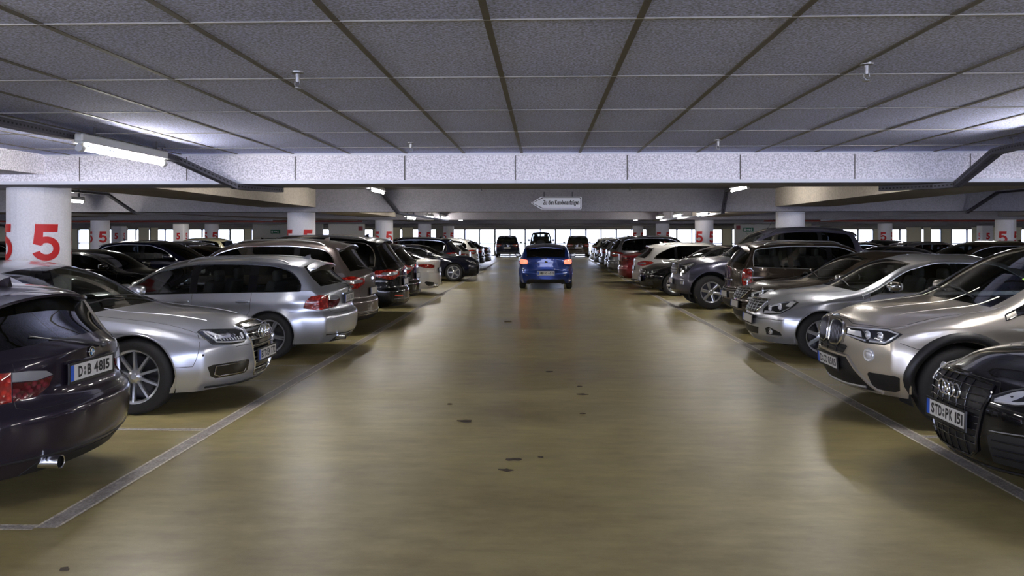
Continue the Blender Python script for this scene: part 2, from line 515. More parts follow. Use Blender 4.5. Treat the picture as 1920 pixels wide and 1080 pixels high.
        m.box((0, 0, z0 + 0.06), (L - 0.7, 2 * hw, 0.08))
        m.box(((s.X(s.dw[0] + s.wr + .12) + s.X(s.dw[1] - s.wr - .12)) / 2, 0, z0 + 0.05), (D['wb'] - 2 * s.wr - .24, s.W - 0.2, 0.07))
        s.child(m.obj('underbody', WELL))
        if D.get('cladding'): s.cladding(D['cladding'])
        s.interior(); s.wheels()
    def cladding(s, wd):
        D = s.sp; R = s.wr + D['archR']
        for w_ in s.dw:
            for sg in (-1, 1):
                vs = []; fs = []; n = 32; k = 0
                for i in range(n + 1):
                    q = -0.35 + (PI + 0.70) * i / n
                    zz = s.wr + R * math.sin(q)
                    row = []
                    for j, (rr, off) in enumerate(((R - 0.005, -0.02), (R - 0.002, 0.012), (R + wd * 0.5, 0.016), (R + wd, 0.010), (R + wd + 0.004, -0.01))):
                        dd = w_ + rr * math.cos(q); z = max(s.wr + rr * math.sin(q), D['zbot'] - 0.01)
                        row.append((s.X(dd + s.shift(dd, z)), sg * (s.side_y(dd, z) + off), z))
                    vs += row
                for i in range(n):
                    for j in range(4): fs.append((i * 5 + j, i * 5 + j + 1, i * 5 + j + 6, i * 5 + j + 5))
                s.child(mesh_obj('arch_cladding', vs, fs, BLACK))
        # sill strips
        for sg in (-1, 1):
            a, b = s.dw[0] + R, s.dw[1] - R; vs = []; fs = []; n = 24
            for i in range(n + 1):
                d = a + (b - a) * i / n
                for (z, off) in ((D['zbot'] - 0.02, -0.02), (D['zbot'] + 0.01, 0.012), (D['zbot'] + 0.12, 0.012), (D['zbot'] + 0.14, -0.01)):
                    vs.append((s.X(d), sg * (s.side_y(d, max(z, D['zbot'])) + off), z))
            for i in range(n):
                for j in range(3): fs.append((i * 4 + j, i * 4 + j + 1, i * 4 + j + 5, i * 4 + j + 4))
            s.child(mesh_obj('sill_cladding', vs, fs, BLACK))
    # --- queries on the skin (local coordinates)
    def ray(s, o, d):
        h = s.bvh.ray_cast(Vector(o), Vector(d).normalized())
        if h[0] is None:
            h = s.bvh.find_nearest(Vector(o) + Vector(d).normalized() * 1.5)
        p, n = h[0], h[1]
        if n.dot(Vector(d)) > 0: n = -n
        return p, n
    def F(s, y, z): return s.ray((s.L / 2 + 1, y, z), (-1, 0, 0))
    def Rr(s, y, z): return s.ray((-s.L / 2 - 1, y, z), (1, 0, 0))
    def S(s, d, z, sg=1): return s.ray((s.X(d), sg * 2.0, z), (0, -sg, 0))
    def Q(s, end, q, z, sg=1):
        e = 1 if end == 'F' else -1; q = math.radians(q)
        A = Vector((e * (s.L / 2 - 1.0), 0, z)); dr = Vector((e * math.cos(q), sg * math.sin(q), 0))
        return s.ray(A + dr * 2.6, -dr)
    def fn(s, mode, sg=1):
        if mode == 'front': return lambda a, b: s.F(a * sg, b)
        if mode == 'rear': return lambda a, b: s.Rr(a * sg, b)
        if mode == 'side': return lambda a, b: s.S(a, b, sg)
        if mode == 'qf': return lambda a, b: s.Q('F', a, b, sg)
        if mode == 'qr': return lambda a, b: s.Q('R', a, b, sg)
        if mode == 'top': return lambda a, b: s.ray((s.X(a), b * sg, s.H + 1), (0, 0, -1))
    def decal(s, name, poly, mode, mat, sg=1, off=0.004, parent=None, ca=None, cb=0.04, smooth_poly=True):
        """a shaped panel lying on the skin; poly in the mode's 2-D coordinates"""
        f = s.fn(mode, sg); ca = ca or ((1.3 if s.detail > 1 else 2.0) if mode[0] == 'q' else 0.05)
        bm = bmesh.new(); vs = [bm.verts.new((p[0], p[1], 0)) for p in poly]
        bm.faces.new(vs); bmesh.ops.triangulate(bm, faces=bm.faces[:], ngon_method='EAR_CLIP')
        xs = [p[0] for p in poly]; ys = [p[1] for p in poly]
        for ax, lo, hi, st in ((0, min(xs), max(xs), ca), (1, min(ys), max(ys), cb)):
            k = 1
            n = max(int((hi - lo) / st), 1)
            for k in range(1, n):
                c = lo + (hi - lo) * k / n
                co = (c, 0, 0) if ax == 0 else (0, c, 0); no = (1, 0, 0) if ax == 0 else (0, 1, 0)
                bmesh.ops.bisect_plane(bm, geom=bm.verts[:] + bm.edges[:] + bm.faces[:], plane_co=co, plane_no=no, dist=1e-5)
        bmesh.ops.remove_doubles(bm, verts=bm.verts[:], dist=1e-5)
        bm.verts.index_update()
        base = []; vs = []
        for v in bm.verts:
            p, n = f(v.co.x, v.co.y); base.append((p, n)); vs.append(p + n * off)
        fs = [tuple(v.index for v in q.verts) for q in bm.faces]
        for e in bm.edges:
            if len(e.link_faces) == 1:
                a, b = e.verts[0].index, e.verts[1].index
                i = len(vs); vs += [base[a][0] - base[a][1] * 0.006, base[b][0] - base[b][1] * 0.006]
                fs.append((a, b, i + 1, i))
        bm.free()
        o = mesh_obj(name, vs, fs, mat)
        bm = bmesh.new(); bm.from_mesh(o.data); bmesh.ops.recalc_face_normals(bm, faces=bm.faces)
        for e in bm.edges:
            if len(e.link_faces) == 2 and e.calc_face_angle(0) > 0.7: e.smooth = False
        bm.to_mesh(o.data); bm.free()
        return s.child(o, parent)
    def line(s, pts, mode, sg=1, off=0.0, step=0.03, q=False):
        """polyline of surface points along 2-D pts"""
        f = s.fn(mode, sg); out = []
        for (a, b) in zip(pts[:-1], pts[1:]):
            dx = (b[0] - a[0]) * (0.017 if mode[0] == 'q' else 1); n = max(int(math.hypot(dx, b[1] - a[1]) / step), 1)
            for i in range(n):
                t = i / n; p, nn = f(a[0] + (b[0] - a[0]) * t, a[1] + (b[1] - a[1]) * t); out.append(p + nn * off)
        p, nn = f(*pts[-1]); out.append(p + nn * off)
        return out
    def strip(s, name, pts, mode, mat, r=0.004, sg=1, off=0.0, closed=False, parent=None, n=6):
        if closed: pts = list(pts) + [pts[0]]
        l = s.line(pts, mode, sg, off)
        if closed: l = l[:-1]
        return s.child(MB().tube(l, r, n, closed=closed).obj(name, mat, smooth=True), parent)
    def seams(s, lines, both=True):
        for (mode, pts) in lines:
            if mode in ('qf', 'qr') and abs(pts[0][0]) < 1e-6:
                l = s.line([(-a, b) for a, b in pts[::-1]][:-1] + list(pts), mode, 1, -0.001)
                s.child(MB().tube(l, 0.0032, 5).obj('panel_seam', BLACK, smooth=True)); continue
            for sg in ((1, -1) if both and mode in ('side', 'qf', 'qr') else (1,)):
                l = s.line(pts, mode, sg, -0.001)
                s.child(MB().tube(l, 0.0032, 5).obj('panel_seam', BLACK, smooth=True))
    def plate(s, end, z, text, y=0.0, w=0.52, h=0.11, tilt=None, frame=True, holder=BLACK, blue=True, out=0.0):
        p, n = (s.F if end == 'F' else s.Rr)(y, z); e = 1 if end == 'F' else -1
        pts = [(s.F if end == 'F' else s.Rr)(y + dy, z + dz)[0] for dy in (-w / 2, 0, w / 2) for dz in (-h / 2, 0, h / 2)]
        xm = max(e * q.x for q in pts) * e
        if tilt is None:
            a = (s.F if end == 'F' else s.Rr)(y, z - h / 2)[0].x; b = (s.F if end == 'F' else s.Rr)(y, z + h / 2)[0].x
            tilt = math.atan2((a - b) * e, h) * 0.8; tilt = max(min(tilt, 0.25), -0.1)
        M = Matrix.Translation((xm + e * (0.010 + out + abs(tilt) * h * 0.15), y, z)) @ Matrix.Rotation(0 if e > 0 else PI, 4, 'Z') @ Matrix.Rotation(-tilt, 4, 'Y') @ Matrix(((0, 0, 1, 0), (1, 0, 0, 0), (0, 1, 0, 0), (0, 0, 0, 1)))
        def put(mb, name, mat, parent):
            v = [M @ Vector(q) for q in mb.v]; o = mesh_obj(name, v, mb.f, mat, None, False); return s.child(o, parent)
        pl = put(MB().rbox((0, 0, 0), (w, h, 0.006), 0.004, n=1), 'license_plate', PLATEW, None)
        if frame:
            m = MB(); 
            for (c, d) in (((0, h / 2 + .006, 0), (w + .03, .014, .012)), ((0, -h / 2 - .008, 0), (w + .03, .018, .012)), ((w / 2 + .006, 0, 0), (.014, h + .02, .012)), ((-w / 2 - .006, 0, 0), (.014, h + .02, .012))): m.box(c, d)
            m.box((0, 0, -0.008), (w, h, 0.008)); put(m, 'plate_holder', holder, pl)
        if blue: put(MB().box((-w / 2 + 0.022, 0, 0.0035), (0.042, h - 0.006, 0.001)), 'blue_band', PLATEB, pl)
        if text:
            words = text.split(' ')
            chars = []  # (char, advance)
            for wi, wd in enumerate(words):
                if wi == 1: chars.append(('*', .8))
                elif wi > 1: chars.append((' ', .45))
                chars += [(ch, .5 if ch in '1I' else 1.0) for ch in wd]
            tot = sum(a for _, a in chars); aw = w - 0.085; u = min(aw / tot, 0.058); x = 0.022 - tot * u / 2
            m = MB(); seal = MB()
            for ch, a in chars:
                if ch == '*': seal.lathe([(0, 0.0045), (0.012, 0.0045)], (x + a * u / 2, 0.014, 0), 14, 'Z').lathe([(0, 0.0045), (0.014, 0.0045)], (x + a * u / 2, -0.018, 0), 14, 'Z')
                elif ch != ' ':
                    v, f, tw, th = text_verts(ch, 0.035, 1.0)
                    kx = u * (.86 if a == 1 else .52) / tw
                    if ch in '1I': kx = u * .42 / tw
                    m.add([(p[0] * kx + x + a * u / 2, p[1] * h * 0.68 / th, 0.0045) for p in v], f)
                x += a * u
            put(m, 'plate_text', PLATET, pl)
            if seal.v: put(seal, 'plate_seal', simple('plate_seal', (.12, .13, .12), .5), pl)
        return pl, M
    def rings(s, end, y, z, r=0.043, mat=CHROME, sp=0.062, off=0.02, th=0.0065):
        p, n = (s.F if end == 'F' else s.Rr)(y, z); e = 1 if end == 'F' else -1
        m = MB()
        for k in (-1.5, -0.5, 0.5, 1.5):
            pts = [(p.x + e * off - abs(k) * 0.006 * e, y + k * sp + r * math.cos(a), z + r * math.sin(a)) for a in [2 * PI * i / 24 for i in range(24)]]
            m.tube(pts, th, 8, closed=True)
        return s.child(m.obj('badge', mat, smooth=True))
    def roundel(s, end, y, z, r=0.04, off=0.004):
        p, n = (s.F if end == 'F' else s.Rr)(y, z); e = 1 if end == 'F' else -1
        rot = n.to_track_quat('Z', 'Y').to_matrix().to_4x4(); M = Matrix.Translation(p + n * off) @ rot
        m = MB().lathe([(0, .004), (r * .62, .004), (r * .66, .006)], n=32, axis='Z')
        base = mesh_obj('badge', [M @ Vector(v) for v in MB().lathe([(r * .6, .004), (r * .95, .005), (r, .002), (r, -.003)], n=32, axis='Z').v], MB().lathe([(0, 0)] * 4, n=32, axis='Z').f, GLOSSBLACK)
        s.child(base)
        for (k, mt, nm) in ((0, simple('badge_blue', (0.05, 0.25, 0.6), 0.3, coat=1), 'badge_blue_quarter'), (1, simple('badge_white', (0.8, 0.8, 0.8), 0.3, coat=1), 'badge_white_quarter')):
            q = MB()
            for a in (0, 2):
                st = (a + k) * PI / 2; n_ = 8; vs = [(0, 0, .006)] + [(r * .62 * math.cos(st + PI / 2 * i / n_), r * .62 * math.sin(st + PI / 2 * i / n_), .006) for i in range(n_ + 1)]
                q.add(vs, [(0, i, i + 1) for i in range(1, n_ + 1)])
            s.child(mesh_obj(nm, [M @ Vector(v) for v in q.v], q.f, mt, None, False), base)
        rg = MB().tube([(r * math.cos(a), r * math.sin(a), .004) for a in [2 * PI * i / 28 for i in range(28)]], 0.003, 6, closed=True)
        s.child(mesh_obj('badge_ring', [M @ Vector(v) for v in rg.v], rg.f, CHROME), base)
        return base
    def star(s, end, y, z, r=0.05, off=0.02):
        p, n = (s.F if end == 'F' else s.Rr)(y, z); e = 1 if end == 'F' else -1
        m = MB().tube([(p.x + e * off, y + r * math.cos(a), z + r * math.sin(a)) for a in [2 * PI * i / 28 for i in range(28)]], 0.0055, 6, closed=True)
        for k in range(3):
            a = PI / 2 + k * 2 * PI / 3
            m.tube([(p.x + e * off, y, z), (p.x + e * off, y + r * math.cos(a), z + r * math.sin(a))], [0.009, 0.003], 6)
        return s.child(m.obj('badge', CHROME, smooth=True))
    def grille(s, poly, mode='front', hs=(), vs=(), frame=CHROME, fr=0.010, base=BLACK, slat=CHROME, sr=0.006, sg=1, off=0.006, soff=0.014):
        g = s.decal('grille', poly, mode, base, sg, off)
        if frame: s.strip('grille_frame', poly, mode, frame, fr, sg, off + 0.004, closed=True, parent=g, n=8)
        m = MB()
        def span(ax, c):
            out = []
            for (a, b) in zip(poly, list(poly[1:]) + [poly[0]]):
                if (a[ax] - c) * (b[ax] - c) < 0:
                    t = (c - a[ax]) / (b[ax] - a[ax]); out.append(a[1 - ax] + (b[1 - ax] - a[1 - ax]) * t)
            return sorted(out)
        for c in hs:
            o = span(1, c)
            for i in range(0, len(o) - 1, 2): m.tube(s.line([(o[i], c), (o[i + 1], c)], mode, sg, soff, 0.06), sr, 6)
        for c in vs:
            o = span(0, c)
            for i in range(0, len(o) - 1, 2): m.tube(s.line([(c, o[i]), (c, o[i + 1])], mode, sg, soff - 0.002, 0.05), sr, 6)
        if m.v:
            me = g.data; v = [tuple(p.co) for p in me.vertices]; f = [tuple(p.vertices) for p in me.polygons]; k = len(v)
            nf = len(f); v += m.v; f += [tuple(i + k for i in q) for q in m.f]
            me.clear_geometry(); me.from_pydata(v, [], f); me.materials.append(slat)
            me.polygons.foreach_set('material_index', [0] * nf + [1] * (len(f) - nf)); me.polygons.foreach_set('use_smooth', [i >= nf for i in range(len(f))]); me.update()
        return g
    def headlight(s, poly, mode='qf', bits=(), base=HEADGLASS, rim=BLACK):
        for sg in (1, -1):
            h = s.decal('headlight', poly, mode, base, sg, 0.006)
            if rim: s.strip('lamp_rim', poly, mode, rim, 0.006, sg, 0.004, closed=True, parent=h)
            for bt in bits:
                if bt[0] == 'poly': s.decal('lamp_reflector', bt[1], mode, bt[2] if len(bt) > 2 else LAMPCHROME, sg, 0.010, parent=h)
                elif bt[0] == 'line': s.strip('light_strip', bt[1], mode, bt[3] if len(bt) > 3 else LAMPCHROME, bt[2], sg, 0.010, parent=h)
                elif bt[0] == 'disc':
                    p, n = s.fn(mode, sg)(*bt[1]); fwd = Vector((1, 0, 0)); M = Matrix.Translation(p + n * 0.004) @ ((n * 0.4 + fwd).normalized()).to_track_quat('Z', 'Y').to_matrix().to_4x4()
                    r = bt[2]; a = MB().lathe([(r, -.01), (r * 1.02, .006), (r * .88, .008), (r * .7, -.004), (r * .62, .006), (r * .3, .014), (0, .016)], n=28, axis='Z')
                    s.child(mesh_obj('projector_lens', [M @ Vector(v) for v in a.v], a.f, LAMPCHROME), h)
    def taillight(s, polys, mode='qr'):
        for sg in (1, -1):
            t = None
            for (poly, mat) in polys:
                o = s.decal('taillight' if t is None else 'lamp_segment', poly, mode, mat, sg, 0.006 if t is None else 0.009, parent=t)
                t = t or o
            s.strip('lamp_rim', polys[0][0], mode, BLACK, 0.004, sg, 0.003, closed=True, parent=t)
    def mirrors(s, d, z, mat=None, w=0.19, h=0.13):
        for sg in (1, -1):
            y0 = s.side_y(d, z - 0.02)
            m = MB().ball((s.X(d) + 0.02, sg * (y0 + 0.055 + w / 2), z + 0.04), (0.085, w / 2, h / 2), 0.72, 24, 14)
            o = s.child(m.obj('side_mirror', mat or s.P, smooth=True))
            a = MB().rbox((s.X(d) + 0.02, sg * (y0 + 0.03), z - 0.005), (0.07, 0.12, 0.035), 0.012); s.child(a.obj('mirror_arm', BLACK, smooth=True), o)
            g = MB().ball((s.X(d) - 0.06, sg * (y0 + 0.055 + w / 2), z + 0.04), (0.012, w / 2 - 0.018, h / 2 - 0.015), 0.6, 20, 10); s.child(g.obj('mirror_glass', LAMPCHROME, smooth=True), o)
    def handles(s, ds, z, mat=None):
        for d in ds:
            for sg in (1, -1):
                p, n = s.S(d, z, sg); M = n.to_track_quat('Y', 'Z').to_matrix().to_4x4()
                cup = MB().ball((p.x, p.y + 0 * sg, p.z), (0.075, 0.006, 0.032), 0.8, 20, 8)
                o = s.child(MB().rbox((p.x - 0.01, p.y + sg * 0.030, p.z + 0.004), (0.19, 0.020, 0.028), 0.010).rbox((p.x + 0.07, p.y + sg * 0.012, p.z + 0.004), (0.03, 0.04, 0.022), 0.008).rbox((p.x - 0.09, p.y + sg * 0.012, p.z + 0.004), (0.03, 0.04, 0.022), 0.008).obj('door_handle', mat or s.P, smooth=True))
                s.child(cup.obj('handle_cup', mat or s.P, smooth=True), o)
    def rails(s, d0, d1, mat=SATIN, h=0.035, r=0.013):
        for sg in (1, -1):
            pts = []; n = 20
            for i in range(n + 1):
                t = i / n; d = d0 + (d1 - d0) * t; y = s.side_y(d, s.edge(d)) - 0.03
                p, nn = s.ray((s.X(d), sg * y, s.H + 1), (0, 0, -1))
                e = min(t, 1 - t) * n; lift = h * min(1, (e / 1.6) ** 0.7) if e > 0 else -0.006
                pts.append((p.x, p.y, p.z + lift))
            s.child(MB().tube(pts, r, 8, flat=0.8).obj('roof_rail', mat, smooth=True))
    def spoiler(s, d, w, mat=None, len_=0.16, z=None, th=0.03, drop=0.02):
        vs = []; fs = []; n = 20
        for i in range(n + 1):
            t = -1 + 2 * i / n; y = t * w / 2
            p, _ = s.ray((s.X(d), y, s.H + 1), (0, 0, -1)); zc = p.z
            back = len_ * (1 - 0.25 * t * t) - (0.05 if abs(t) > 0.97 else 0)
            vs += [(p.x + 0.03, y, zc + 0.004), (p.x - back * 0.6, y, zc + 0.002 - drop * 0.5), (p.x - back, y, zc - drop), (p.x - back, y, zc - drop - th * 0.6), (p.x - back * 0.5, y, zc - th - drop * 1.5), (p.x + 0.02, y, zc - th - 0.02)]
        for i in range(n):
            for j in range(6): fs.append((i * 6 + j, i * 6 + (j + 1) % 6, i * 6 + 6 + (j + 1) % 6, i * 6 + 6 + j))
        fs += [(0, 1, 2, 3, 4, 5), tuple(n * 6 + j for j in (5, 4, 3, 2, 1, 0))]
        o = mesh_obj('roof_spoiler', vs, fs, mat or s.P)
        bm = bmesh.new(); bm.from_mesh(o.data); bmesh.ops.recalc_face_normals(bm, faces=bm.faces)
        for e in bm.edges:
            if len(e.link_faces) == 2 and e.calc_face_angle(0) > 0.8: e.smooth = False
        bm.to_mesh(o.data); bm.free(); s.child(o)
    def exhaust(s, ys, z=0.27, r=0.033, mat=CHROME):
        x = -s.L / 2
        for y in ys:
            rec = s.sp.get('exh', 0.03)
            m = MB().lathe([(r * .86, .14), (r * .86, .0), (r, -.004), (r, .30)], (x + rec, y, z), 24, 'X'); o = s.child(m.obj('exhaust_pipe', mat, smooth=True))
            s.child(MB().lathe([(r * .85, .05), (0, .05)], (x + rec, y, z), 20, 'X').obj('exhaust_bore', WELL), o)
    def wiper_rear(s, z, zt, y=0.0, ln=0.38):
        pts = [s.Rr(y, z)[0] + Vector((-0.025, 0, 0)), s.Rr(y + ln * 0.5, z + (zt - z) * 0.6)[0] + Vector((-0.03, 0, 0)), s.Rr(y + ln, zt)[0] + Vector((-0.02, 0, 0))]
        m = MB().tube(pts, [0.014, 0.009, 0.006], 6); m.ball(pts[0], (0.02, 0.025, 0.02))
        m2 = MB().tube([s.Rr(y + ln * .25, z + (zt - z) * .35 - 0.02)[0] + Vector((-0.012, 0, 0)), s.Rr(y + ln * 1.3, zt + 0.02)[0] + Vector((-0.012, 0, 0))], 0.006, 5)
        o = s.child(m.obj('rear_wiper', simple('wiper_grey', (.06, .06, .065), .35), smooth=True)); s.child(m2.obj('wiper_blade', BLACK, smooth=True), o)
    def wipers_front(s):
        for (y0, y1, dz) in ((0.45, -0.12, 0.03), (-0.05, -0.6, 0.05)):
            c = s.sp['cowl']
            a = s.ray((s.X(c - 0.02), y0, 3), (0, 0, -1)); b = s.ray((s.X(c + 0.03 + dz), y1, 3), (0, 0, -1)); mid = s.ray((s.X(c + 0.02), (y0 + y1) / 2, 3), (0, 0, -1))
            s.child(MB().tube([a[0] + a[1] * .01, mid[0] + mid[1] * .025, b[0] + b[1] * .014], 0.008, 5).obj('wiper', BLACK, smooth=True))
    def antenna(s, d, fin=True):
        p, n = s.ray((s.X(d), 0, 3), (0, 0, -1))
        if fin:
            m = MB().add([(p.x + .09, 0, p.z - .01), (p.x - .06, -.025, p.z - .01), (p.x - .06, .025, p.z - .01), (p.x - .06, 0, p.z + .06), (p.x - .01, 0, p.z + .045)], [(0, 1, 2), (0, 4, 1), (0, 2, 4), (1, 4, 3), (2, 3, 4), (1, 3, 2)])
            s.child(m.obj('antenna', s.P))
        else: s.child(MB().tube([(p.x, 0, p.z - .005), (p.x - .16, 0, p.z + .22)], [0.006, 0.003], 5).obj('antenna', BLACK))
    def interior(s):
        D = s.sp; zb = s.belt((D['cowl'] + D['header']) / 2); hw = s.W / 2
        m = MB()
        x0, x1 = s.X(D['cowl'] + 0.12), s.X(min(D['rglass'] - 0.12, s.L - 0.45))
        m.box(((x0 + x1) / 2, 0, 0.36), (x0 - x1, 2 * hw - 0.30, 0.10))
        for sg in (1, -1): m.box(((x0 + x1) / 2, sg * (hw - 0.12), 0.55), (x0 - x1, 0.05, max(zb - 0.55, 0.2)))
        m.box((x0 - 0.12, 0, zb - 0.16), (0.36, 2 * hw - 0.24, 0.26)); m.rbox((x0 - 0.30, 0, zb - 0.10), (0.12, 2 * hw - 0.3, 0.16), 0.04)
        o = s.child(m.obj('interior', INTER))
        sm = D.get('seatmat', SEAT); top = s.H
        xs = s.X(D['header'] + D.get('seat_off', 0.30)); xr = xs - 0.88
        def seat(x, y, w, name):
            M = Matrix.Rotation(-0.28, 4, 'Y'); q = MB(); zt = top - 0.42
            q.rbox((x + 0.18, y, 0.54), (0.52, w, 0.16), 0.05); q.rbox((x - 0.12, y, (0.5 + zt) / 2 + 0.04), (0.13, w, zt - 0.42), 0.05, M)
            return s.child(q.obj(name, sm, smooth=True))
        def rest(x, y, par): s.child(MB().rbox((x - 0.24, y, top - 0.29), (0.09, 0.25, 0.17), 0.04).obj('headrest', sm, smooth=True), par)
        for y in (0.37, -0.37):
            q = seat(xs, y, 0.50, 'front_seat'); rest(xs, y, q)
        if not D.get('two_seat'):
            q = seat(xr, 0, 1.22, 'rear_seat')
            for y in (0.40, -0.40): rest(xr + 0.02, y, q)
        if s.detail >= 2:
            c = Vector((x0 - 0.42, 0.37, zb - 0.06)); pts = []
            for i in range(24):
                a = 2 * PI * i / 24; pts.append(c + Vector((-0.06 * math.sin(a) * 1.0, 0.18 * math.cos(a), 0.17 * math.sin(a))))
            w_ = s.child(MB().tube(pts, 0.013, 6, closed=True).tube([c + Vector((0.14, 0, -0.02)), c], 0.03, 8).obj('steering_wheel', INTER, smooth=True))
            mp, _ = s.ray((s.X(D['header'] - 0.12), 0, 3), (0, 0, -1))
            s.child(MB().rbox((mp.x - 0.10, 0, mp.z - 0.11), (0.03, 0.24, 0.065), 0.02).obj('interior_mirror', INTER, smooth=True))
    def wheels(s):
        D = s.sp; r = s.wr; tw = D.get('tyre_w', 0.225); rr = r - D.get('side', 0.098)
        ty = MB().lathe([(rr - .01, tw / 2 - .03), (rr + .004, tw / 2 - .006), (rr + .03, tw / 2), (r - .035, tw / 2 - .004), (r - .010, tw / 2 - .022), (r, tw / 2 - .05), (r, -tw / 2 + .05), (r - .012, -tw / 2 + .02), (rr + .03, -tw / 2), (rr - .01, -tw / 2 + .01)], n=56)
        rim = MB().lathe([(rr - .028, .0), (rr - .024, tw / 2 - .03), (rr - .006, tw / 2 - .012), (rr + .003, tw / 2 - .012), (rr + .003, tw / 2 - .03), (rr + .0, -.05)], n=56)
        style = D['rim']; yo = tw / 2 - 0.028
        def spoke(a, w0, w1, rin, rout, bend=0.0, th=0.03, y0=None, y1=None):
            ca, sa = math.cos(a), math.sin(a); ya = yo - 0.018 if y0 is None else y0; yb = yo if y1 is None else y1
            vs = []; 
            for (q, wd, yy) in ((rin, w0, ya), ((rin + rout) / 2, (w0 + w1) / 2, (ya + yb) / 2 + 0.004), (rout, w1, yb)):
                b = bend * (q - rin)
                for (u, dep) in ((-wd / 2, 0), (-wd / 2 * 0.7, 0.008), (wd / 2 * 0.7, 0.008), (wd / 2, 0), (wd / 2, -th), (-wd / 2, -th)):
                    X_, Z_ = q * ca - (u + b) * sa, q * sa + (u + b) * ca; vs.append((X_, yy + dep, Z_))
            fs = []
            for i in range(2):
                for j in range(6): fs.append((i * 6 + j, i * 6 + (j + 1) % 6, i * 6 + 6 + (j + 1) % 6, i * 6 + 6 + j))
            rim.add(vs, fs)
        R1 = rr - 0.012
        if style == 'ten':
            for k in range(10): spoke(2 * PI * k / 10, 0.030, 0.026, 0.05, R1)
        elif style == 'five2':
            for k in range(5):
                a = 2 * PI * k / 5 + PI / 2
                spoke(a - 0.10, 0.030, 0.022, 0.05, R1, -0.14); spoke(a + 0.10, 0.030, 0.022, 0.05, R1, 0.14)
        elif style == 'five':
            for k in range(5): spoke(2 * PI * k / 5 + PI / 2, 0.075, 0.06, 0.05, R1)
        elif style == 'six':
            for k in range(6): spoke(2 * PI * k / 6 + PI / 6, 0.055, 0.075, 0.05, R1); 
        elif style == 'seven':
            for k in range(7): spoke(2 * PI * k / 7 + PI / 2, 0.045, 0.05, 0.05, R1)
        elif style == 'turbine':
            for k in range(9): spoke(2 * PI * k / 9, 0.03, 0.085, 0.05, R1, 0.12)
        elif style == 'v10':
            for k in range(5):
                a = 2 * PI * k / 5 + PI / 2
                spoke(a - 0.16, 0.034, 0.02, 0.045, R1, 0.10); spoke(a + 0.16, 0.034, 0.02, 0.045, R1, -0.10)
        rim.lathe([(0, yo + .004), (.028, yo + .004), (.034, yo - .002), (.07, yo - .014), (.075, yo - .04)], n=24)
        disc = MB().lathe([(0.05, -.02), (r * .50, -.02), (r * .50, -.035)], n=32).lathe([(0.0, -.06), (rr, -.06)], n=32)
        base = None
        for w_ in s.dw:
            for sg in (1, -1):
                yy = s.W / 2 - 0.012 - tw / 2 + D.get('track', 0.0)
                if base is None:
                    base = (ty.obj('wheel', RUBBER, smooth=True), rim.obj('rim', D['rimmat'], smooth=True), disc.obj('brake_disc', ALLOYDARK))
                    t, ri, di = base
                else:
                    t, ri, di = [o.copy() for o in base]
                    for o in (t, ri, di): COL.objects.link(o)
                s.child(t); s.child(ri, t); s.child(di, t)
                t.location = (s.X(w_), sg * yy, r); t.rotation_euler = (0, 0.3 if w_ == s.dw[0] else 0.8, 0 if sg > 0 else PI)
    def place(s, x, y, heading, end, label, cat='car', group=None, jig=0.0):
        """end: which end the given point is ('F' front bumper or 'R' rear bumper); heading in degrees"""
        a = math.radians(heading + jig); dr = Vector((math.cos(a), math.sin(a), 0))
        c = Vector((x, y, 0)) + dr * (s.L / 2) * (-1 if end == 'F' else 1)
        s.root.location = c; s.root.rotation_euler = (0, 0, a); tag(s.root, label, cat, group); return s.root
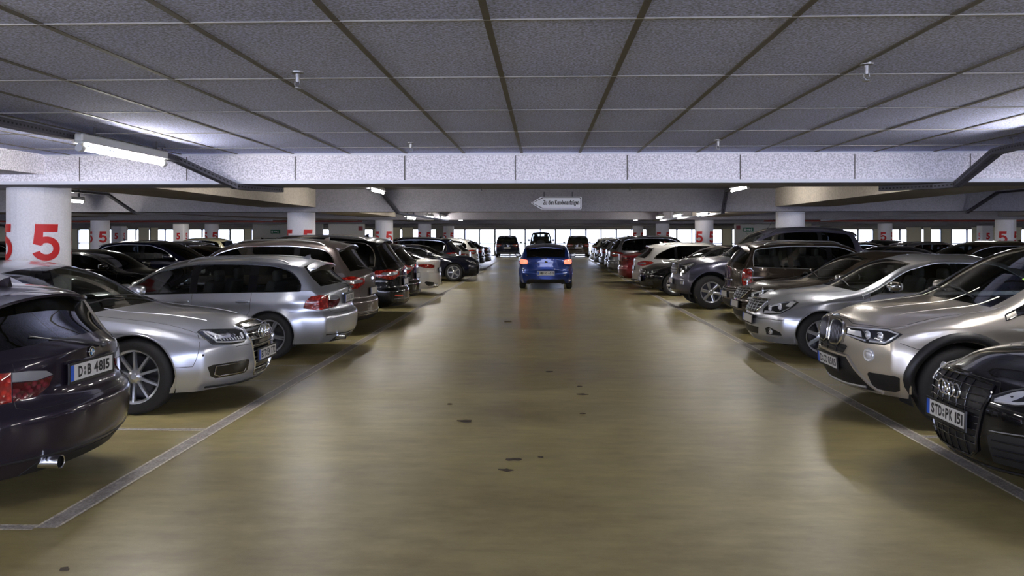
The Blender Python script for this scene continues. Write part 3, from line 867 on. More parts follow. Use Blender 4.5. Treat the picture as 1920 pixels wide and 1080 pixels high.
# ------------------------------------------------------------------ the cars
def wagon_small(pm, detail=2, plate='D B 4815', name='station_wagon', trim=GLOSSBLACK, rails=True, rim='v10', rimmat=ALLOY, glass=DGLASS, side=GLASS):
    """compact estate, rear view"""
    c = Car(dict(name=name, L=4.52, W=1.817, H=1.418, wb=2.76, fo=0.78, wr=0.325, zbot=0.21, zmid=0.56,
        edge=[(.28, .66), (.5, .745), (.9, .82), (1.30, .90), (1.42, .945), (2.05, 1.27), (2.5, 1.345), (3.1, 1.355), (3.7, 1.315), (3.97, 1.265), (4.12, 1.11), (4.30, .93)],
        belt=[(.3, .62), (1.3, .88), (2.6, .915), (4.1, .945)], cowl=1.28, header=2.10, rheader=3.98, rglass=4.24, rgb=2,
        pillars=[(2.42, 2.52), (3.24, 3.36)], win_end=(3.50, 4.02, 2.3), zcrease=.79, tumble=.30, crown_r=.06, bow_rh=.06, bow_r=.22, rail=.05,
        tail=[(.21, .12), (.30, .05), (.36, .015), (.52, .0), (.59, .005), (.66, .07), (.78, .09), (.95, .085)], plan_r=(.15, .85), trim=trim, glass=glass if side is None else side,
        rim=rim, rimmat=rimmat, tyre_w=.22, side=.095, rglassmat=glass), pm, detail)
    c.spoiler(3.98, 1.16, len_=.15)
    segs = [(39, .69), (39, .872), (47, .878), (54, .865), (58.5, .80), (60, .71), (50, .68)]
    c.taillight([(segs, REDLENS), ([(23, .818), (26, .850), (33, .866), (38.6, .868), (38.6, .812), (30, .80)], WHITELENS), ([(30, .70), (25, .75), (23, .812), (30, .795), (38.6, .807), (38.6, .69)], DREDLENS)])
    c.plate('R', .80, plate)
    c.roundel('R', 0, .912, .035)
    c.seams([('rear', [(-.60, .92), (-.60, .84), (-.62, .65), (-.56, .625), (.56, .625), (.62, .65), (.60, .84), (.60, .92)]), ('qr', [(50, .655), (62, .665), (71, .655)]),
             ('side', [(2.47, .9), (2.47, .30), (1.52, .30), (1.42, .5), (1.36, .87)]), ('side', [(3.30, .92), (3.28, .66), (3.06, .42), (2.98, .30), (2.52, .30)]), ('qf', [(0, .66), (20, .69), (45, .63), (60, .58)])])
    c.strip('bumper_trim', [(-.72, .33), (-.3, .315), (.3, .315), (.72, .33)], 'rear', BLACK, .008)
    c.decal('bumper_apron', [(-.55, .215), (-.50, .285), (.50, .285), (.55, .215)], 'rear', BLACK)
    c.strip('tailgate_grip', [(-.27, .872), (.27, .872)], 'rear', c.P, .011, off=.005)
    c.handles([2.33, 3.18], .80)
    if rails: c.rails(2.3, 3.75)
    c.exhaust([.44], .275, .042)
    c.mirrors(1.62, .94); c.antenna(3.8)
    c.wiper_rear(.945, 1.04, -.12)
    c.headlight([(28, .60), (30, .69), (52, .735), (58, .70), (50, .62)])
    return c

def limousine(pm, plate='BOT EM 772'):
    """large saloon, front view"""
    c = Car(dict(name='saloon_car', L=5.14, W=1.95, H=1.46, wb=3.02, fo=0.93, wr=0.365, zbot=0.20, zmid=0.55,
        edge=[(.30, .70), (.5, .775), (.9, .85), (1.5, .935), (1.66, .98), (2.38, 1.31), (2.8, 1.385), (3.3, 1.38), (3.7, 1.29), (4.15, 1.08), (4.4, 1.0), (4.92, .96)],
        belt=[(.3, .70), (1.5, .92), (3.0, .95), (4.3, .98)], cowl=1.52, header=2.44, rheader=3.50, rglass=4.15,
        pillars=[(2.83, 2.93)], win_end=(3.55, 4.12, 1.6), zcrease=.80, tumble=.33, crown_h=.075, crown_r=.06, bow_f=.30, bow_ws=.20, bow_hd=.10, rail=.05, archR=.04,
        nose=[(.2, .10), (.30, .03), (.42, .0), (.60, .005), (.70, .03), (.80, .10)], plan_f=(.12, .95), trim=SATIN, rim='ten', tyre_w=.255, side=.105, seatmat=SEATL), pm)
    g = [(-.30, .62), (-.335, .70), (-.31, .775), (-.15, .792), (.15, .792), (.31, .775), (.335, .70), (.30, .62), (.22, .30), (.17, .27), (-.17, .27), (-.22, .30)]
    c.grille(g, hs=[.335, .395, .455, .515, .575, .635, .695, .75], sr=.007, slat=CHROME, base=GLOSSBLACK, fr=.011, soff=.016)
    g2 = c.rings('F', 0, .70, .052, sp=.07, off=.035)
    c.plate('F', .475, plate, out=.026)
    c.headlight([(21.5, .655), (21.5, .735), (24, .752), (35, .765), (47, .775), (50, .76), (47.5, .70), (45, .655), (33, .632), (24, .632)],
        bits=[('line', [(23, .648), (33, .648), (42, .664), (46, .755)], .008), ('line', [(24, .72), (24, .665)], .012), ('poly', [(36, .70), (43, .755), (45, .755), (40, .69)])] +
             [('line', [(25.5 + 1.9 * k, .662 + .001 * k), (26.3 + 1.9 * k, .692)], .0055) for k in range(8)] + [('disc', (41, .70), .028)])
    for sg in (1, -1):
        pl = [(20, .34), (19.5, .435), (20.5, .452), (45, .455), (48, .44), (46, .345), (43, .315), (22, .315)]
        d = c.decal('air_intake', pl, 'qf', GLOSSBLACK, sg)
        c.strip('intake_frame', [(43.5, .435), (44, .36), (41, .337), (23, .335), (22.5, .37)], 'qf', CHROME, .0055, sg, .008, parent=d)
        c.strip('intake_slat', [(23, .435), (43.5, .438)], 'qf', CHROME, .004, sg, .008, parent=d)
        c.strip('parking_sensor', [(50.0, .56), (50.8, .56)], 'qf', BLACK, .012, sg, 0)
    c.strip('bumper_lip', [(-48, .235), (-20, .215), (20, .215), (48, .235)], 'qf', BLACK, .012)
    c.seams([('qf', [(50.2, .74), (53.5, .52), (55.0, .455), (63, .455)]), ('qf', [(17, .60), (30, .60)]), ('side', [(1.55, .9), (1.60, .5), (1.66, .28), (2.8, .28), (2.88, .9)]), ('side', [(2.9, .28), (3.7, .28), (3.85, .55), (4.0, .95)]),
             ('top', [(.42, .70), (.8, .74), (1.4, .78)]), ('top', [(.42, -.70), (.8, -.74), (1.4, -.78)])])
    for y in (.40, -.40): c.strip('bonnet_crease', [(.45, y), (.9, y * 1.12), (1.45, y * 1.3)], 'top', c.P, .010, off=-.006)
    c.mirrors(1.95, 1.0); c.wipers_front(); c.handles([2.75, 3.75], .84)
    c.taillight([([(30, .75), (30, .9), (50, .9), (62, .85), (55, .75)], REDLENS)])
    return c

def suv_x(pm, plate='D CO 8585'):
    """champagne mid-size SUV, front view"""
    c = Car(dict(name='suv', L=4.66, W=1.88, H=1.69, wb=2.81, fo=0.84, wr=0.37, zbot=0.26, zmid=0.66,
        edge=[(.30, .88), (.5, .945), (.9, 1.015), (1.17, 1.065), (1.30, 1.12), (1.95, 1.50), (2.35, 1.60), (3.1, 1.61), (3.7, 1.55), (4.05, 1.46), (4.22, 1.28), (4.42, 1.05)],
        belt=[(.3, .86), (1.3, 1.03), (2.6, 1.06), (4.2, 1.11)], cowl=1.18, header=2.0, rheader=4.05, rglass=4.36,
        pillars=[(2.44, 2.54), (3.3, 3.40)], win_end=(3.7, 4.15, 2.0), zcrease=.90, tumble=.32, crown_h=.075, crown_r=.07, bow_f=.28, bow_ws=.16, archR=.055,
        nose=[(.26, .12), (.36, .04), (.50, .0), (.72, .005), (.86, .03), (.95, .09)], plan_f=(.13, .95), trim=GLOSSBLACK, rim='five2', tyre_w=.245, side=.11, cladding=.075, flare=.02), pm)
    for sg in (1, -1):
        k = [(.035, .70), (.03, .80), (.045, .865), (.10, .895), (.20, .892), (.275, .865), (.295, .80), (.275, .72), (.235, .675), (.10, .668)]
        c.grille(k, hs=[], vs=[.07 + .027 * i for i in range(9)], sr=.0065, slat=ALLOYDARK, fr=.012, soff=.020, sg=sg, base=BLACK, off=.010)
        c.headlight_side = None
        c.strip('kidney_bar', [(.300, .80), (.33, .815)], 'front', CHROME, .012, sg, .004)
    c.headlight([(19.5, .775), (19, .835), (21, .855), (33, .862), (45, .865), (51.5, .835), (47, .765), (44, .735), (33, .733), (26, .755)],
        bits=[('line', [(20.5, .848), (33, .855), (45, .857), (50, .833), (44.5, .75), (36, .748)], .009), ('poly', [(20.5, .79), (20.5, .825), (30, .825), (31, .775)]), ('line', [(20, .775), (27, .764), (33, .75)], .008),
              ('disc', (34, .80), .040), ('disc', (41, .80), .040)])
    # lower face
    low = [(-.47, .585), (-.30, .560), (.30, .560), (.47, .585), (.43, .66), (.31, .655), (.20, .63), (-.20, .63), (-.31, .655), (-.43, .66)]
    c.grille([(-.30, .60), (-.36, .665), (-.34, .68), (.34, .68), (.36, .665), (.30, .60)], hs=[.64], vs=[-.2, 0, .2], frame=None, slat=BLACK, base=BLACK, off=.006)
    d = c.decal('lower_grille', [(-.38, .565), (-.50, .42), (-.58, .285), (.58, .285), (.50, .42), (.38, .565)], 'front', BLACK)
    c.strip('bumper_edge', [(-.62, .275), (-.50, .44), (-.37, .578), (0, .588), (.37, .578), (.50, .44), (.62, .275)], 'front', c.P, .016, off=.004)
    c.strip('skid_trim', [(-.50, .315), (-.25, .300), (.25, .300), (.50, .315)], 'front', SATIN, .013, off=.006)
    c.plate('F', .49, plate)
    for sg in (1, -1):
        c.decal('air_intake', [(36, .335), (34.5, .45), (35.5, .468), (49, .468), (51, .45), (50.5, .335), (48, .315), (38, .315)], 'qf', BLACK, sg)
        p, n = c.Q('F', 35.5, .625, sg); M = Matrix.Translation(p + n * .004) @ (n + Vector((1, 0, 0)) * .5).to_track_quat('Z', 'Y').to_matrix().to_4x4()
        a = MB().lathe([(.062, -.02), (.060, .006), (.050, .006), (.040, -.004), (.034, .004), (.012, .010), (0, .010)], n=30, axis='Z')
        f = c.child(mesh_obj('fog_lamp', [M @ Vector(v) for v in a.v], a.f, LAMPCHROME))
        c.strip('parking_sensor', [(55.0, .56), (55.6, .56)], 'qf', BLACK, .012, sg, 0)
        c.decal('fender_vent', [(1.42, .865), (1.50, .89), (1.62, .89), (1.56, .865)], 'side', GLOSSBLACK, sg)
    c.roundel('F', 0, .925, .04)
    c.seams([('qf', [(51, .76), (58, .715), (64, .70)]), ('qf', [(17, .70), (18.5, .77)]), ('side', [(1.55, 1.0), (1.58, .6), (1.66, .42), (2.5, .42), (2.5, 1.0)]), ('side', [(2.54, .42), (3.1, .42), (3.3, .7), (3.36, 1.0)]),
             ('qf', [(0, .93), (16, .915), (22, .885), (45, .885), (52, .90)]), ('top', [(.44, .72), (.9, .78), (1.3, .80)]), ('top', [(.44, -.72), (.9, -.78), (1.3, -.80)])])
    for y in (.25, -.25, .52, -.52): c.strip('bonnet_crease', [(.42, y), (.9, y * 1.12), (1.3, y * 1.2)], 'top', c.P, .010, off=-.006)
    p, n = c.ray((c.X(1.75), -.62, 3), (0, 0, -1))
    c.mirrors(1.62, 1.12); c.wipers_front(); c.handles([2.35, 3.2], .93); c.rails(2.3, 3.9)
    c.decal('windshield_sticker', [(1.53, .58), (1.53, .66), (1.62, .66), (1.62, .58)], 'top', STICKER, 1, .003)
    c.taillight([([(30, .95), (30, 1.08), (55, 1.08), (62, 1.0), (50, .93)], REDLENS)])
    return c

def coupe_front(pm, plate='STD PK 151', rings=True, name='coupe_car', rim='five2', plateblue=True, L=4.63):
    c = Car(dict(name=name, L=L, W=1.854, H=1.37, wb=2.75, fo=0.86, wr=0.335, zbot=0.18, zmid=0.52,
        edge=[(.30, .73), (.5, .81), (.9, .875), (1.38, .935), (1.52, .97), (2.15, 1.25), (2.55, 1.30), (2.95, 1.285), (3.5, 1.14), (4.0, .97), (4.42, .93)],
        belt=[(.3, .68), (1.4, .88), (3.0, .93), (4.2, .95)], cowl=1.40, header=2.2, rheader=3.05, rglass=3.85,
        pillars=[(2.75, 2.83)], win_end=(3.05, 3.72, 1.6), zcrease=.74, tumble=.36, crown_h=.085, crown_r=.06, bow_f=.32, bow_ws=.20, bow_hd=.1, rail=.05,
        nose=[(.18, .10), (.26, .03), (.40, .0), (.58, .005), (.68, .03), (.78, .10)], plan_f=(.16, 1.0), trim=SATIN, rim=rim, tyre_w=.235), pm)
    g = [(-.33, .60), (-.355, .67), (-.33, .735), (-.15, .752), (.15, .752), (.33, .735), (.355, .67), (.33, .60), (.27, .30), (.2, .25), (-.2, .25), (-.27, .30)]
    c.grille(g, hs=[.30 + .045 * i for i in range(10)], vs=[-.27 + .09 * i for i in range(7)], sr=.0055, slat=GLOSSBLACK, frame=GLOSSBLACK, base=BLACK, fr=.010)
    if rings: c.rings('F', 0, .655, .047, sp=.064, off=.035)
    c.plate('F', .485, plate, out=.022)
    c.headlight([(22, .64), (22, .675), (28, .725), (38, .77), (47, .795), (50, .785), (48, .735), (40, .67), (30, .64)],
        bits=[('line', [(23.5, .65), (31, .655), (40, .687), (47, .757)], .010), ('disc', (36, .71), .040), ('poly', [(38, .725), (45, .78), (48, .777), (43, .705)]), ('poly', [(23, .66), (30, .72), (34, .735), (33, .70), (29, .66)])])
    for sg in (1, -1):
        d = c.decal('air_intake', [(22, .25), (21, .42), (24, .445), (46, .46), (49, .44), (47, .30), (42, .25)], 'qf', BLACK, sg)
        for z in (.30, .35, .40): c.strip('intake_slat', [(23, z), (46, z + .01)], 'qf', GLOSSBLACK, .006, sg, .010, parent=d)
        c.strip('intake_trim', [(22, .455), (34, .47), (48, .485)], 'qf', SATIN, .004, sg, .006, parent=d)
    c.seams([('qf', [(0, .775), (22, .76), (24, .70)]), ('qf', [(50, .73), (60, .66)]), ('side', [(1.5, .85), (1.55, .45), (1.64, .25), (2.7, .25), (2.9, .55), (2.9, .9)])])
    c.strip('bumper_lip', [(-48, .215), (-20, .19), (20, .19), (48, .215)], 'qf', GLOSSBLACK, .012)
    c.mirrors(1.75, .96); c.wipers_front(); c.handles([2.75], .78)
    c.taillight([([(30, .75), (30, .88), (50, .88), (60, .84), (50, .75)], REDLENS)])
    return c

def saloon_mid(pm, plate='HB PF 444', name='saloon_car', silver=True, rim='seven', hl=None):
    """mid-size saloon with a barred grille, front view"""
    c = Car(dict(name=name, L=4.58, W=1.77, H=1.447, wb=2.76, fo=0.79, wr=0.325, zbot=0.20, zmid=0.55,
        edge=[(.28, .73), (.5, .80), (.9, .86), (1.30, .925), (1.44, .97), (2.05, 1.29), (2.5, 1.38), (3.0, 1.375), (3.5, 1.24), (3.85, 1.06), (4.05, 1.0), (4.38, .965)],
        belt=[(.3, .70), (1.3, .90), (3.0, .95), (4.1, .99)], cowl=1.32, header=2.1, rheader=3.12, rglass=3.82,
        pillars=[(2.58, 2.66)], win_end=(3.2, 3.72, 1.7), zcrease=.80, tumble=.32, crown_h=.08, crown_r=.06, bow_f=.28, bow_ws=.17, rail=.05,
        nose=[(.2, .09), (.30, .02), (.44, .0), (.56, .01), (.66, .045), (.82, .12)], plan_f=(.15, .95), trim=SATIN, rim=rim, tyre_w=.215, seatmat=SEATL), pm)
    g = [(-.24, .60), (-.33, .66), (-.37, .76), (-.30, .782), (.30, .782), (.37, .76), (.33, .66), (.24, .60)]
    c.grille(g, hs=[.64, .68, .72, .755], vs=[-.22, -.11, 0, .11, .22], sr=.006, slat=SATIN, frame=CHROME, fr=.012, base=BLACK)
    c.plate('F', .50, plate)
    p = c.F(0, .80)[0]
    c.child(MB().tube([(p.x + .01 - .06, 0, .82), (p.x - .05, 0, .90)], .004, 5).tube([(p.x - .05 + 0, .04 * math.cos(a), .90 + .04 * math.sin(a)) for a in [2 * PI * i / 20 for i in range(20)]], .004, 5, closed=True).obj('bonnet_star', CHROME, smooth=True))
    c.headlight(hl or [(26, .60), (25, .66), (28, .715), (40, .765), (50, .79), (55, .775), (50, .69), (44, .625), (34, .60)],
        bits=[('disc', (31.5, .672), .045), ('disc', (40.5, .70), .052), ('poly', [(45, .72), (47, .775), (53, .778), (50, .71)]), ('poly', [(27, .615), (27, .64), (36, .645), (40, .635), (36, .61)]), ('poly', [(30, .70), (38, .745), (40, .74), (33, .695)]), ('line', [(27, .61), (35, .612), (44, .637), (50, .70)], .006), ('line', [(29, .71), (40, .755), (50, .782)], .005)])
    c.decal('lower_grille', [(-.32, .30), (-.36, .40), (.36, .40), (.32, .30)], 'front', BLACK)
    for sg in (1, -1):
        c.decal('fog_lamp_recess', [(30, .31), (29.5, .40), (33, .425), (44, .36), (45, .32)], 'qf', BLACK, sg)
        q, n = c.Q('F', 34.5, .36, sg); M = Matrix.Translation(q + n * .006) @ (n + Vector((1, 0, 0)) * .6).to_track_quat('Z', 'Y').to_matrix().to_4x4()
        a = MB().lathe([(.040, -.01), (.040, .006), (.030, -.002), (.010, .008), (0, .008)], n=24, axis='Z')
        c.child(mesh_obj('fog_lamp', [M @ Vector(v) for v in a.v], a.f, LAMPCHROME))
        c.strip('bumper_chrome', [(28, .295), (46, .285)], 'qf', SATIN, .005, sg, .004)
    c.seams([('qf', [(0, .80), (23, .79), (27, .72)]), ('qf', [(24, .53), (50, .53), (62, .55)]), ('qf', [(0, .50), (24, .53)]), ('side', [(1.42, .88), (1.46, .5), (1.54, .28), (2.6, .28), (2.62, .9)]), ('side', [(2.7, .28), (3.3, .28), (3.5, .6), (3.55, .9)])])
    for y in (.45, -.45): c.strip('bonnet_crease', [(.45, y * .8), (.9, y * 1.1), (1.25, y * 1.4)], 'top', c.P, .010, off=-.006)
    c.mirrors(1.72, .98, CHROME if silver else None); c.wipers_front(); c.handles([2.5, 3.45], .82)
    c.taillight([([(30, .75), (30, .9), (50, .9), (60, .86), (50, .75)], REDLENS)])
    return c

def crossover_mini(pm, plate='F AB 1122'):
    """small upright crossover, rear view"""
    c = Car(dict(name='crossover_car', L=4.10, W=1.79, H=1.65, wb=2.60, fo=0.80, wr=0.325, zbot=0.24, zmid=0.62,
        edge=[(.28, .82), (.5, .90), (.9, .95), (1.15, .985), (1.28, 1.06), (1.78, 1.46), (2.1, 1.54), (2.8, 1.55), (3.4, 1.515), (3.70, 1.465), (3.80, 1.26), (3.90, 1.05)],
        belt=[(.3, .82), (1.2, .99), (2.5, 1.04), (3.8, 1.08)], cowl=1.16, header=1.82, rheader=3.72, rglass=3.865, rgb=2,
        pillars=[(2.15, 2.26), (2.93, 3.03)], win_end=(3.66, 3.76, 3.0), rail=.06, zcrease=.88, tumble=.22, crown_r=.06, bow_r=.20, bow_rh=.08,
        tail=[(.24, .08), (.34, .0), (.56, .0), (.64, .05), (1.0, .06)], plan_r=(.13, .7), trim=SATIN, rim='five', cladding=.06, seatmat=SEAT, rglassmat=DGLASS), pm)
    c.taillight([([(42, .70), (40.5, .74), (40.5, .99), (42.5, 1.035), (50, 1.035), (52, .99), (52, .74), (50, .70)], REDLENS), ([(42.5, .80), (42.5, .85), (50, .85), (50, .80)], WHITELENS)])
    for sg in (1, -1): c.strip('lamp_bezel', [(41.5, .69), (39.5, .74), (39.5, 1.0), (42, 1.05), (50.5, 1.05), (53, 1.0), (53, .74), (50.5, .69)], 'qr', CHROME, .007, sg, .006, closed=True)
    c.plate('R', .50, plate, holder=CHROME)
    c.strip('tailgate_trim', [(-.30, .80), (.30, .80)], 'rear', CHROME, .013, off=.01)
    c.strip('bumper_trim', [(-.7, .62), (-.3, .60), (.3, .60), (.7, .62)], 'rear', SATIN, .007, off=.004)
    c.decal('bumper_apron', [(-.7, .26), (-.66, .40), (.66, .40), (.7, .26)], 'rear', BLACK)
    c.seams([('rear', [(-.62, 1.0), (-.62, .64), (.62, .64), (.62, 1.0)]), ('side', [(2.2, 1.0), (2.2, .42), (1.3, .42), (1.25, .95)]), ('side', [(2.95, 1.0), (2.93, .75), (2.75, .5), (2.72, .42), (2.24, .42)])])
    c.spoiler(3.72, 1.2, len_=.13); c.rails(1.9, 3.45, SATIN); c.handles([2.1, 2.86], .88); c.mirrors(1.5, 1.04, CHROME); c.antenna(3.5, False)
    c.wiper_rear(1.10, 1.17, -.1, .3); c.exhaust([.45, -.45], .28)
    return c

def offroader(pm, plate=''):
    """big off-road SUV seen from its front corner"""
    c = Car(dict(name='offroad_suv', L=4.66, W=1.885, H=1.93, wb=2.79, fo=0.77, wr=0.395, zbot=0.34, zmid=0.78,
        edge=[(.30, .98), (.45, 1.04), (.9, 1.10), (1.30, 1.16), (1.42, 1.21), (2.05, 1.68), (2.5, 1.81), (3.1, 1.835), (3.8, 1.80), (4.12, 1.73), (4.30, 1.45), (4.46, 1.16)],
        belt=[(.3, .95), (1.4, 1.11), (2.6, 1.13), (4.3, 1.16)], cowl=1.32, header=2.1, rheader=4.12, rglass=4.4,
        pillars=[(2.40, 2.50), (3.26, 3.36)], win_end=(3.9, 4.12, 2.4), zcrease=.98, tumble=.25, crown_h=.09, crown_r=.08, bow_f=.26, bow_ws=.12, archR=.085, flare=.055, crease=.025,
        nose=[(.34, .06), (.44, .0), (.66, .0), (.74, .02), (1.02, .06)], plan_f=(.10, .9), rim='six', tyre_w=.265, side=.15, privacy=1, seatmat=SEATL, track=.01), pm)
    c.grille([(-.36, .80), (-.42, .98), (-.36, 1.03), (.36, 1.03), (.42, .98), (.36, .80)], hs=[.86, .92, .98], sr=.014, slat=SATIN)
    c.headlight([(28, .80), (26, .88), (29, 1.0), (40, 1.06), (51, 1.07), (54, 1.03), (49, .90), (42, .81)], bits=[('disc', (33, .89), .05), ('disc', (42, .95), .05), ('poly', [(36, .98), (46, 1.04), (50, 1.04), (46, .97)], WHITELENS)], rim=None)
    for sg in (1, -1): c.decal('fog_lamp', [(35, .56), (35, .63), (41, .63), (41, .56)], 'qf', WHITELENS, sg, .008)
    c.decal('lower_grille', [(-.4, .42), (-.44, .55), (.44, .55), (.4, .42)], 'front', BLACK)
    c.plate('F', .62, plate)
    c.seams([('qf', [(0, .76), (26, .77), (46, .80), (60, .80)]), ('side', [(1.5, 1.1), (1.55, .7), (1.62, .50), (2.5, .50), (2.55, 1.1)]), ('side', [(2.6, .5), (3.2, .5), (3.4, .9), (3.42, 1.1)])])
    c.strip('body_side_moulding', [(1.6, .64), (3.1, .64)], 'side', c.P, .03, 1, .0); c.strip('body_side_moulding', [(1.6, .64), (3.1, .64)], 'side', c.P, .03, -1, .0)
    c.rails(2.2, 3.95, ALLOYDARK, h=.05, r=.02); c.mirrors(1.75, 1.2, None, .21, .19); c.wipers_front(); c.handles([2.32, 3.18], .98); c.antenna(2.3, False); c.spoiler(4.12, 1.2, len_=.12)
    c.taillight([([(36, 1.0), (36, 1.3), (48, 1.3), (52, 1.0)], REDLENS)])
    return c

def suv_rear(pm, plate='KLE B 55', name='suv', trim=CHROME, H=1.67, L=4.43, rails=True, railmat=SATIN, privacy=0, fog=False, rim='five2', detail=1, tl=None, glass=None):
    """family SUV or people carrier with an upright tail"""
    k = (H - 1.67)
    c = Car(dict(name=name, L=L, W=1.82, H=H, wb=L * .59, fo=0.86, wr=0.345, zbot=0.24, zmid=0.62,
        edge=[(.28, .84), (.5, .91), (.9, .97), (1.2, 1.03), (1.34, 1.09), (1.95, 1.48 + k), (2.35, 1.57 + k), (3.0, 1.58 + k), (L - .80, 1.53 + k), (L - .56, 1.475 + k), (L - .42, 1.28 + k * .6), (L - .24, 1.02)],
        belt=[(.3, .84), (1.2, 1.01), (2.5, 1.03), (L - .4, 1.07)], cowl=1.2, header=2.0, rheader=L - .56, rglass=L - .285, rgb=2,
        pillars=[(2.36, 2.46), (3.18, 3.28)], win_end=(L - .95, L - .50, 3.2), zcrease=.90, tumble=.24, crown_r=.06, bow_r=.22, bow_rh=.08, rail=.065,
        tail=[(.24, .09), (.34, .0), (.56, .0), (.63, .05), (1.04, .06)], plan_r=(.13, .8), trim=trim, rim=rim, privacy=privacy, rglassmat=glass or DGLASS, glass=glass or DGLASS), pm, detail)
    c.taillight(tl or [([(26, .88), (26, .97), (45, 1.01), (60, .99), (66, .93), (60, .86), (46, .80), (38, .80)], REDLENS), ([(30, .90), (30, .94), (52, .95), (56, .915), (44, .88)], WHITELENS)])
    c.plate('R', .73, plate)
    c.spoiler(L - .57, 1.22, len_=.16)
    c.seams([('rear', [(-.6, 1.02), (-.6, .86), (-.56, .64), (.56, .64), (.6, .86), (.6, 1.02)]), ('side', [(2.4, 1.0), (2.4, .42), (1.4, .42), (1.34, .98)]), ('side', [(3.25, 1.0), (3.2, .7), (3.0, .42), (2.44, .42)])])
    c.decal('bumper_apron', [(-.66, .25), (-.62, .36), (.62, .36), (.66, .25)], 'rear', BLACK)
    c.strip('bumper_trim', [(-.7, .40), (0, .385), (.7, .40)], 'rear', SATIN if trim is CHROME else BLACK, .006, off=.004)
    if fog:
        for sg in (1, -1): c.strip('reflector', [(.42, .45), (.68, .47)], 'rear', simple('reflector_orange', (.9, .12, .06), .2, coat=1), .018, sg, .002)
        c.strip('tailgate_chrome', [(-.45, .86), (.45, .86)], 'rear', CHROME, .010, off=.006)
    c.strip('badge', [(-.03, .95), (.03, .95)], 'rear', CHROME, .026, off=.002)
    if rails: c.rails(2.1, L - .75, railmat)
    c.handles([2.3, 3.1], .90); c.mirrors(1.66, 1.08); c.antenna(L - .9); c.wiper_rear(1.09, 1.16, -.1, .36)
    c.headlight([(26, .80), (28, .87), (50, .92), (54, .88), (44, .80)])
    return c

def coupe_rear(pm, plate='D MK 204'):
    c = Car(dict(name='gran_coupe_car', L=4.64, W=1.825, H=1.39, wb=2.81, fo=0.78, wr=0.335, zbot=0.19, zmid=0.54,
        edge=[(.30, .66), (.5, .74), (.9, .82), (1.35, .90), (1.5, .95), (2.1, 1.245), (2.5, 1.31), (2.9, 1.305), (3.4, 1.20), (3.95, 1.02), (4.2, .975), (4.44, .96)],
        belt=[(.3, .66), (1.4, .88), (3.0, .935), (4.2, .97)], cowl=1.36, header=2.15, rheader=3.0, rglass=4.02, rgb=2,
        pillars=[(2.55, 2.63)], win_end=(2.95, 3.85, 1.8), zcrease=.80, tumble=.36, crown_r=.06, bow_r=.24, bow_rh=.10, rail=.05,
        tail=[(.19, .10), (.28, .02), (.5, .0), (.60, .01), (.68, .05), (.96, .02)], plan_r=(.15, .95), trim=GLOSSBLACK, rim='five2', glass=DGLASS, rglassmat=DGLASS), pm, 1)
    c.taillight([([(30, .78), (30, .84), (40, .875), (54, .88), (64, .865), (63, .83), (52, .785), (40, .765)], REDLENS)])
    c.plate('R', .70, plate); c.roundel('R', 0, .88, .037)
    c.seams([('rear', [(-.5, .95), (-.52, .78), (-.44, .63), (.44, .63), (.52, .78), (.5, .95)]), ('side', [(2.6, .9), (2.6, .3), (1.5, .3), (1.42, .86)])])
    for sg in (1, -1): c.decal('bumper_vent', [(34, .27), (33, .36), (50, .40), (52, .36), (46, .27)], 'qr', BLACK, sg)
    c.exhaust([.5, -.5], .27, .045); c.mirrors(1.7, .95); c.handles([2.45, 3.25], .80); c.antenna(3.05)
    c.headlight([(26, .58), (28, .66), (50, .72), (54, .69), (44, .60)])
    return c

def hatch_front(pm, plate='', name='hatchback_car', rim='turbine'):
    c = Car(dict(name=name, L=4.30, W=1.78, H=1.433, wb=2.70, fo=0.86, wr=0.325, zbot=0.20, zmid=0.55,
        edge=[(.28, .70), (.5, .785), (.9, .86), (1.28, .93), (1.4, .975), (1.98, 1.28), (2.4, 1.365), (2.9, 1.365), (3.5, 1.29), (3.75, 1.23), (3.92, 1.08), (4.10, .95)],
        belt=[(.3, .68), (1.3, .91), (2.6, .95), (3.9, 1.01)], cowl=1.28, header=2.05, rheader=3.75, rglass=4.03,
        pillars=[(2.40, 2.49)], win_end=(2.95, 3.62, 1.8), zcrease=.82, tumble=.30, crown_h=.085, crown_r=.055, bow_f=.28, bow_ws=.18,
        nose=[(.2, .08), (.30, .01), (.44, .0), (.58, .01), (.68, .04), (.80, .11)], plan_f=(.15, .95), trim=GLOSSBLACK, rim=rim, rimmat=ALLOY, tyre_w=.225, side=.10), pm, 1)
    c.grille([(-.36, .56), (-.40, .66), (-.36, .70), (.36, .70), (.40, .66), (.36, .56)], hs=[.625], sr=.014, slat=SATIN, frame=SATIN, fr=.006)
    c.star('F', 0, .63, .075, .03)
    c.headlight([(26, .58), (25, .66), (30, .70), (44, .74), (52, .74), (50, .66), (40, .60)], bits=[('disc', (33, .64), .035), ('disc', (41, .67), .035), ('line', [(27, .595), (40, .612), (49, .665)], .006)])
    c.decal('lower_grille', [(-.48, .26), (-.54, .38), (.54, .38), (.48, .26)], 'front', BLACK)
    for sg in (1, -1):
        c.decal('air_intake', [(33, .27), (33, .37), (45, .40), (46, .29)], 'qf', BLACK, sg)
    c.strip('lip_chrome', [(-40, .235), (0, .225), (40, .235)], 'qf', SATIN, .008, off=.006)
    c.plate('F', .45, plate)
    c.seams([('qf', [(0, .73), (24, .72)]), ('qf', [(50, .66), (62, .62)]), ('side', [(1.40, .9), (1.44, .5), (1.54, .28), (2.44, .28), (2.46, .93)])])
    c.mirrors(1.66, .98); c.handles([2.36, 3.1], .82); c.wipers_front()
    c.taillight([([(34, .82), (34, .95), (56, .95), (62, .90), (50, .82)], REDLENS)])
    return c

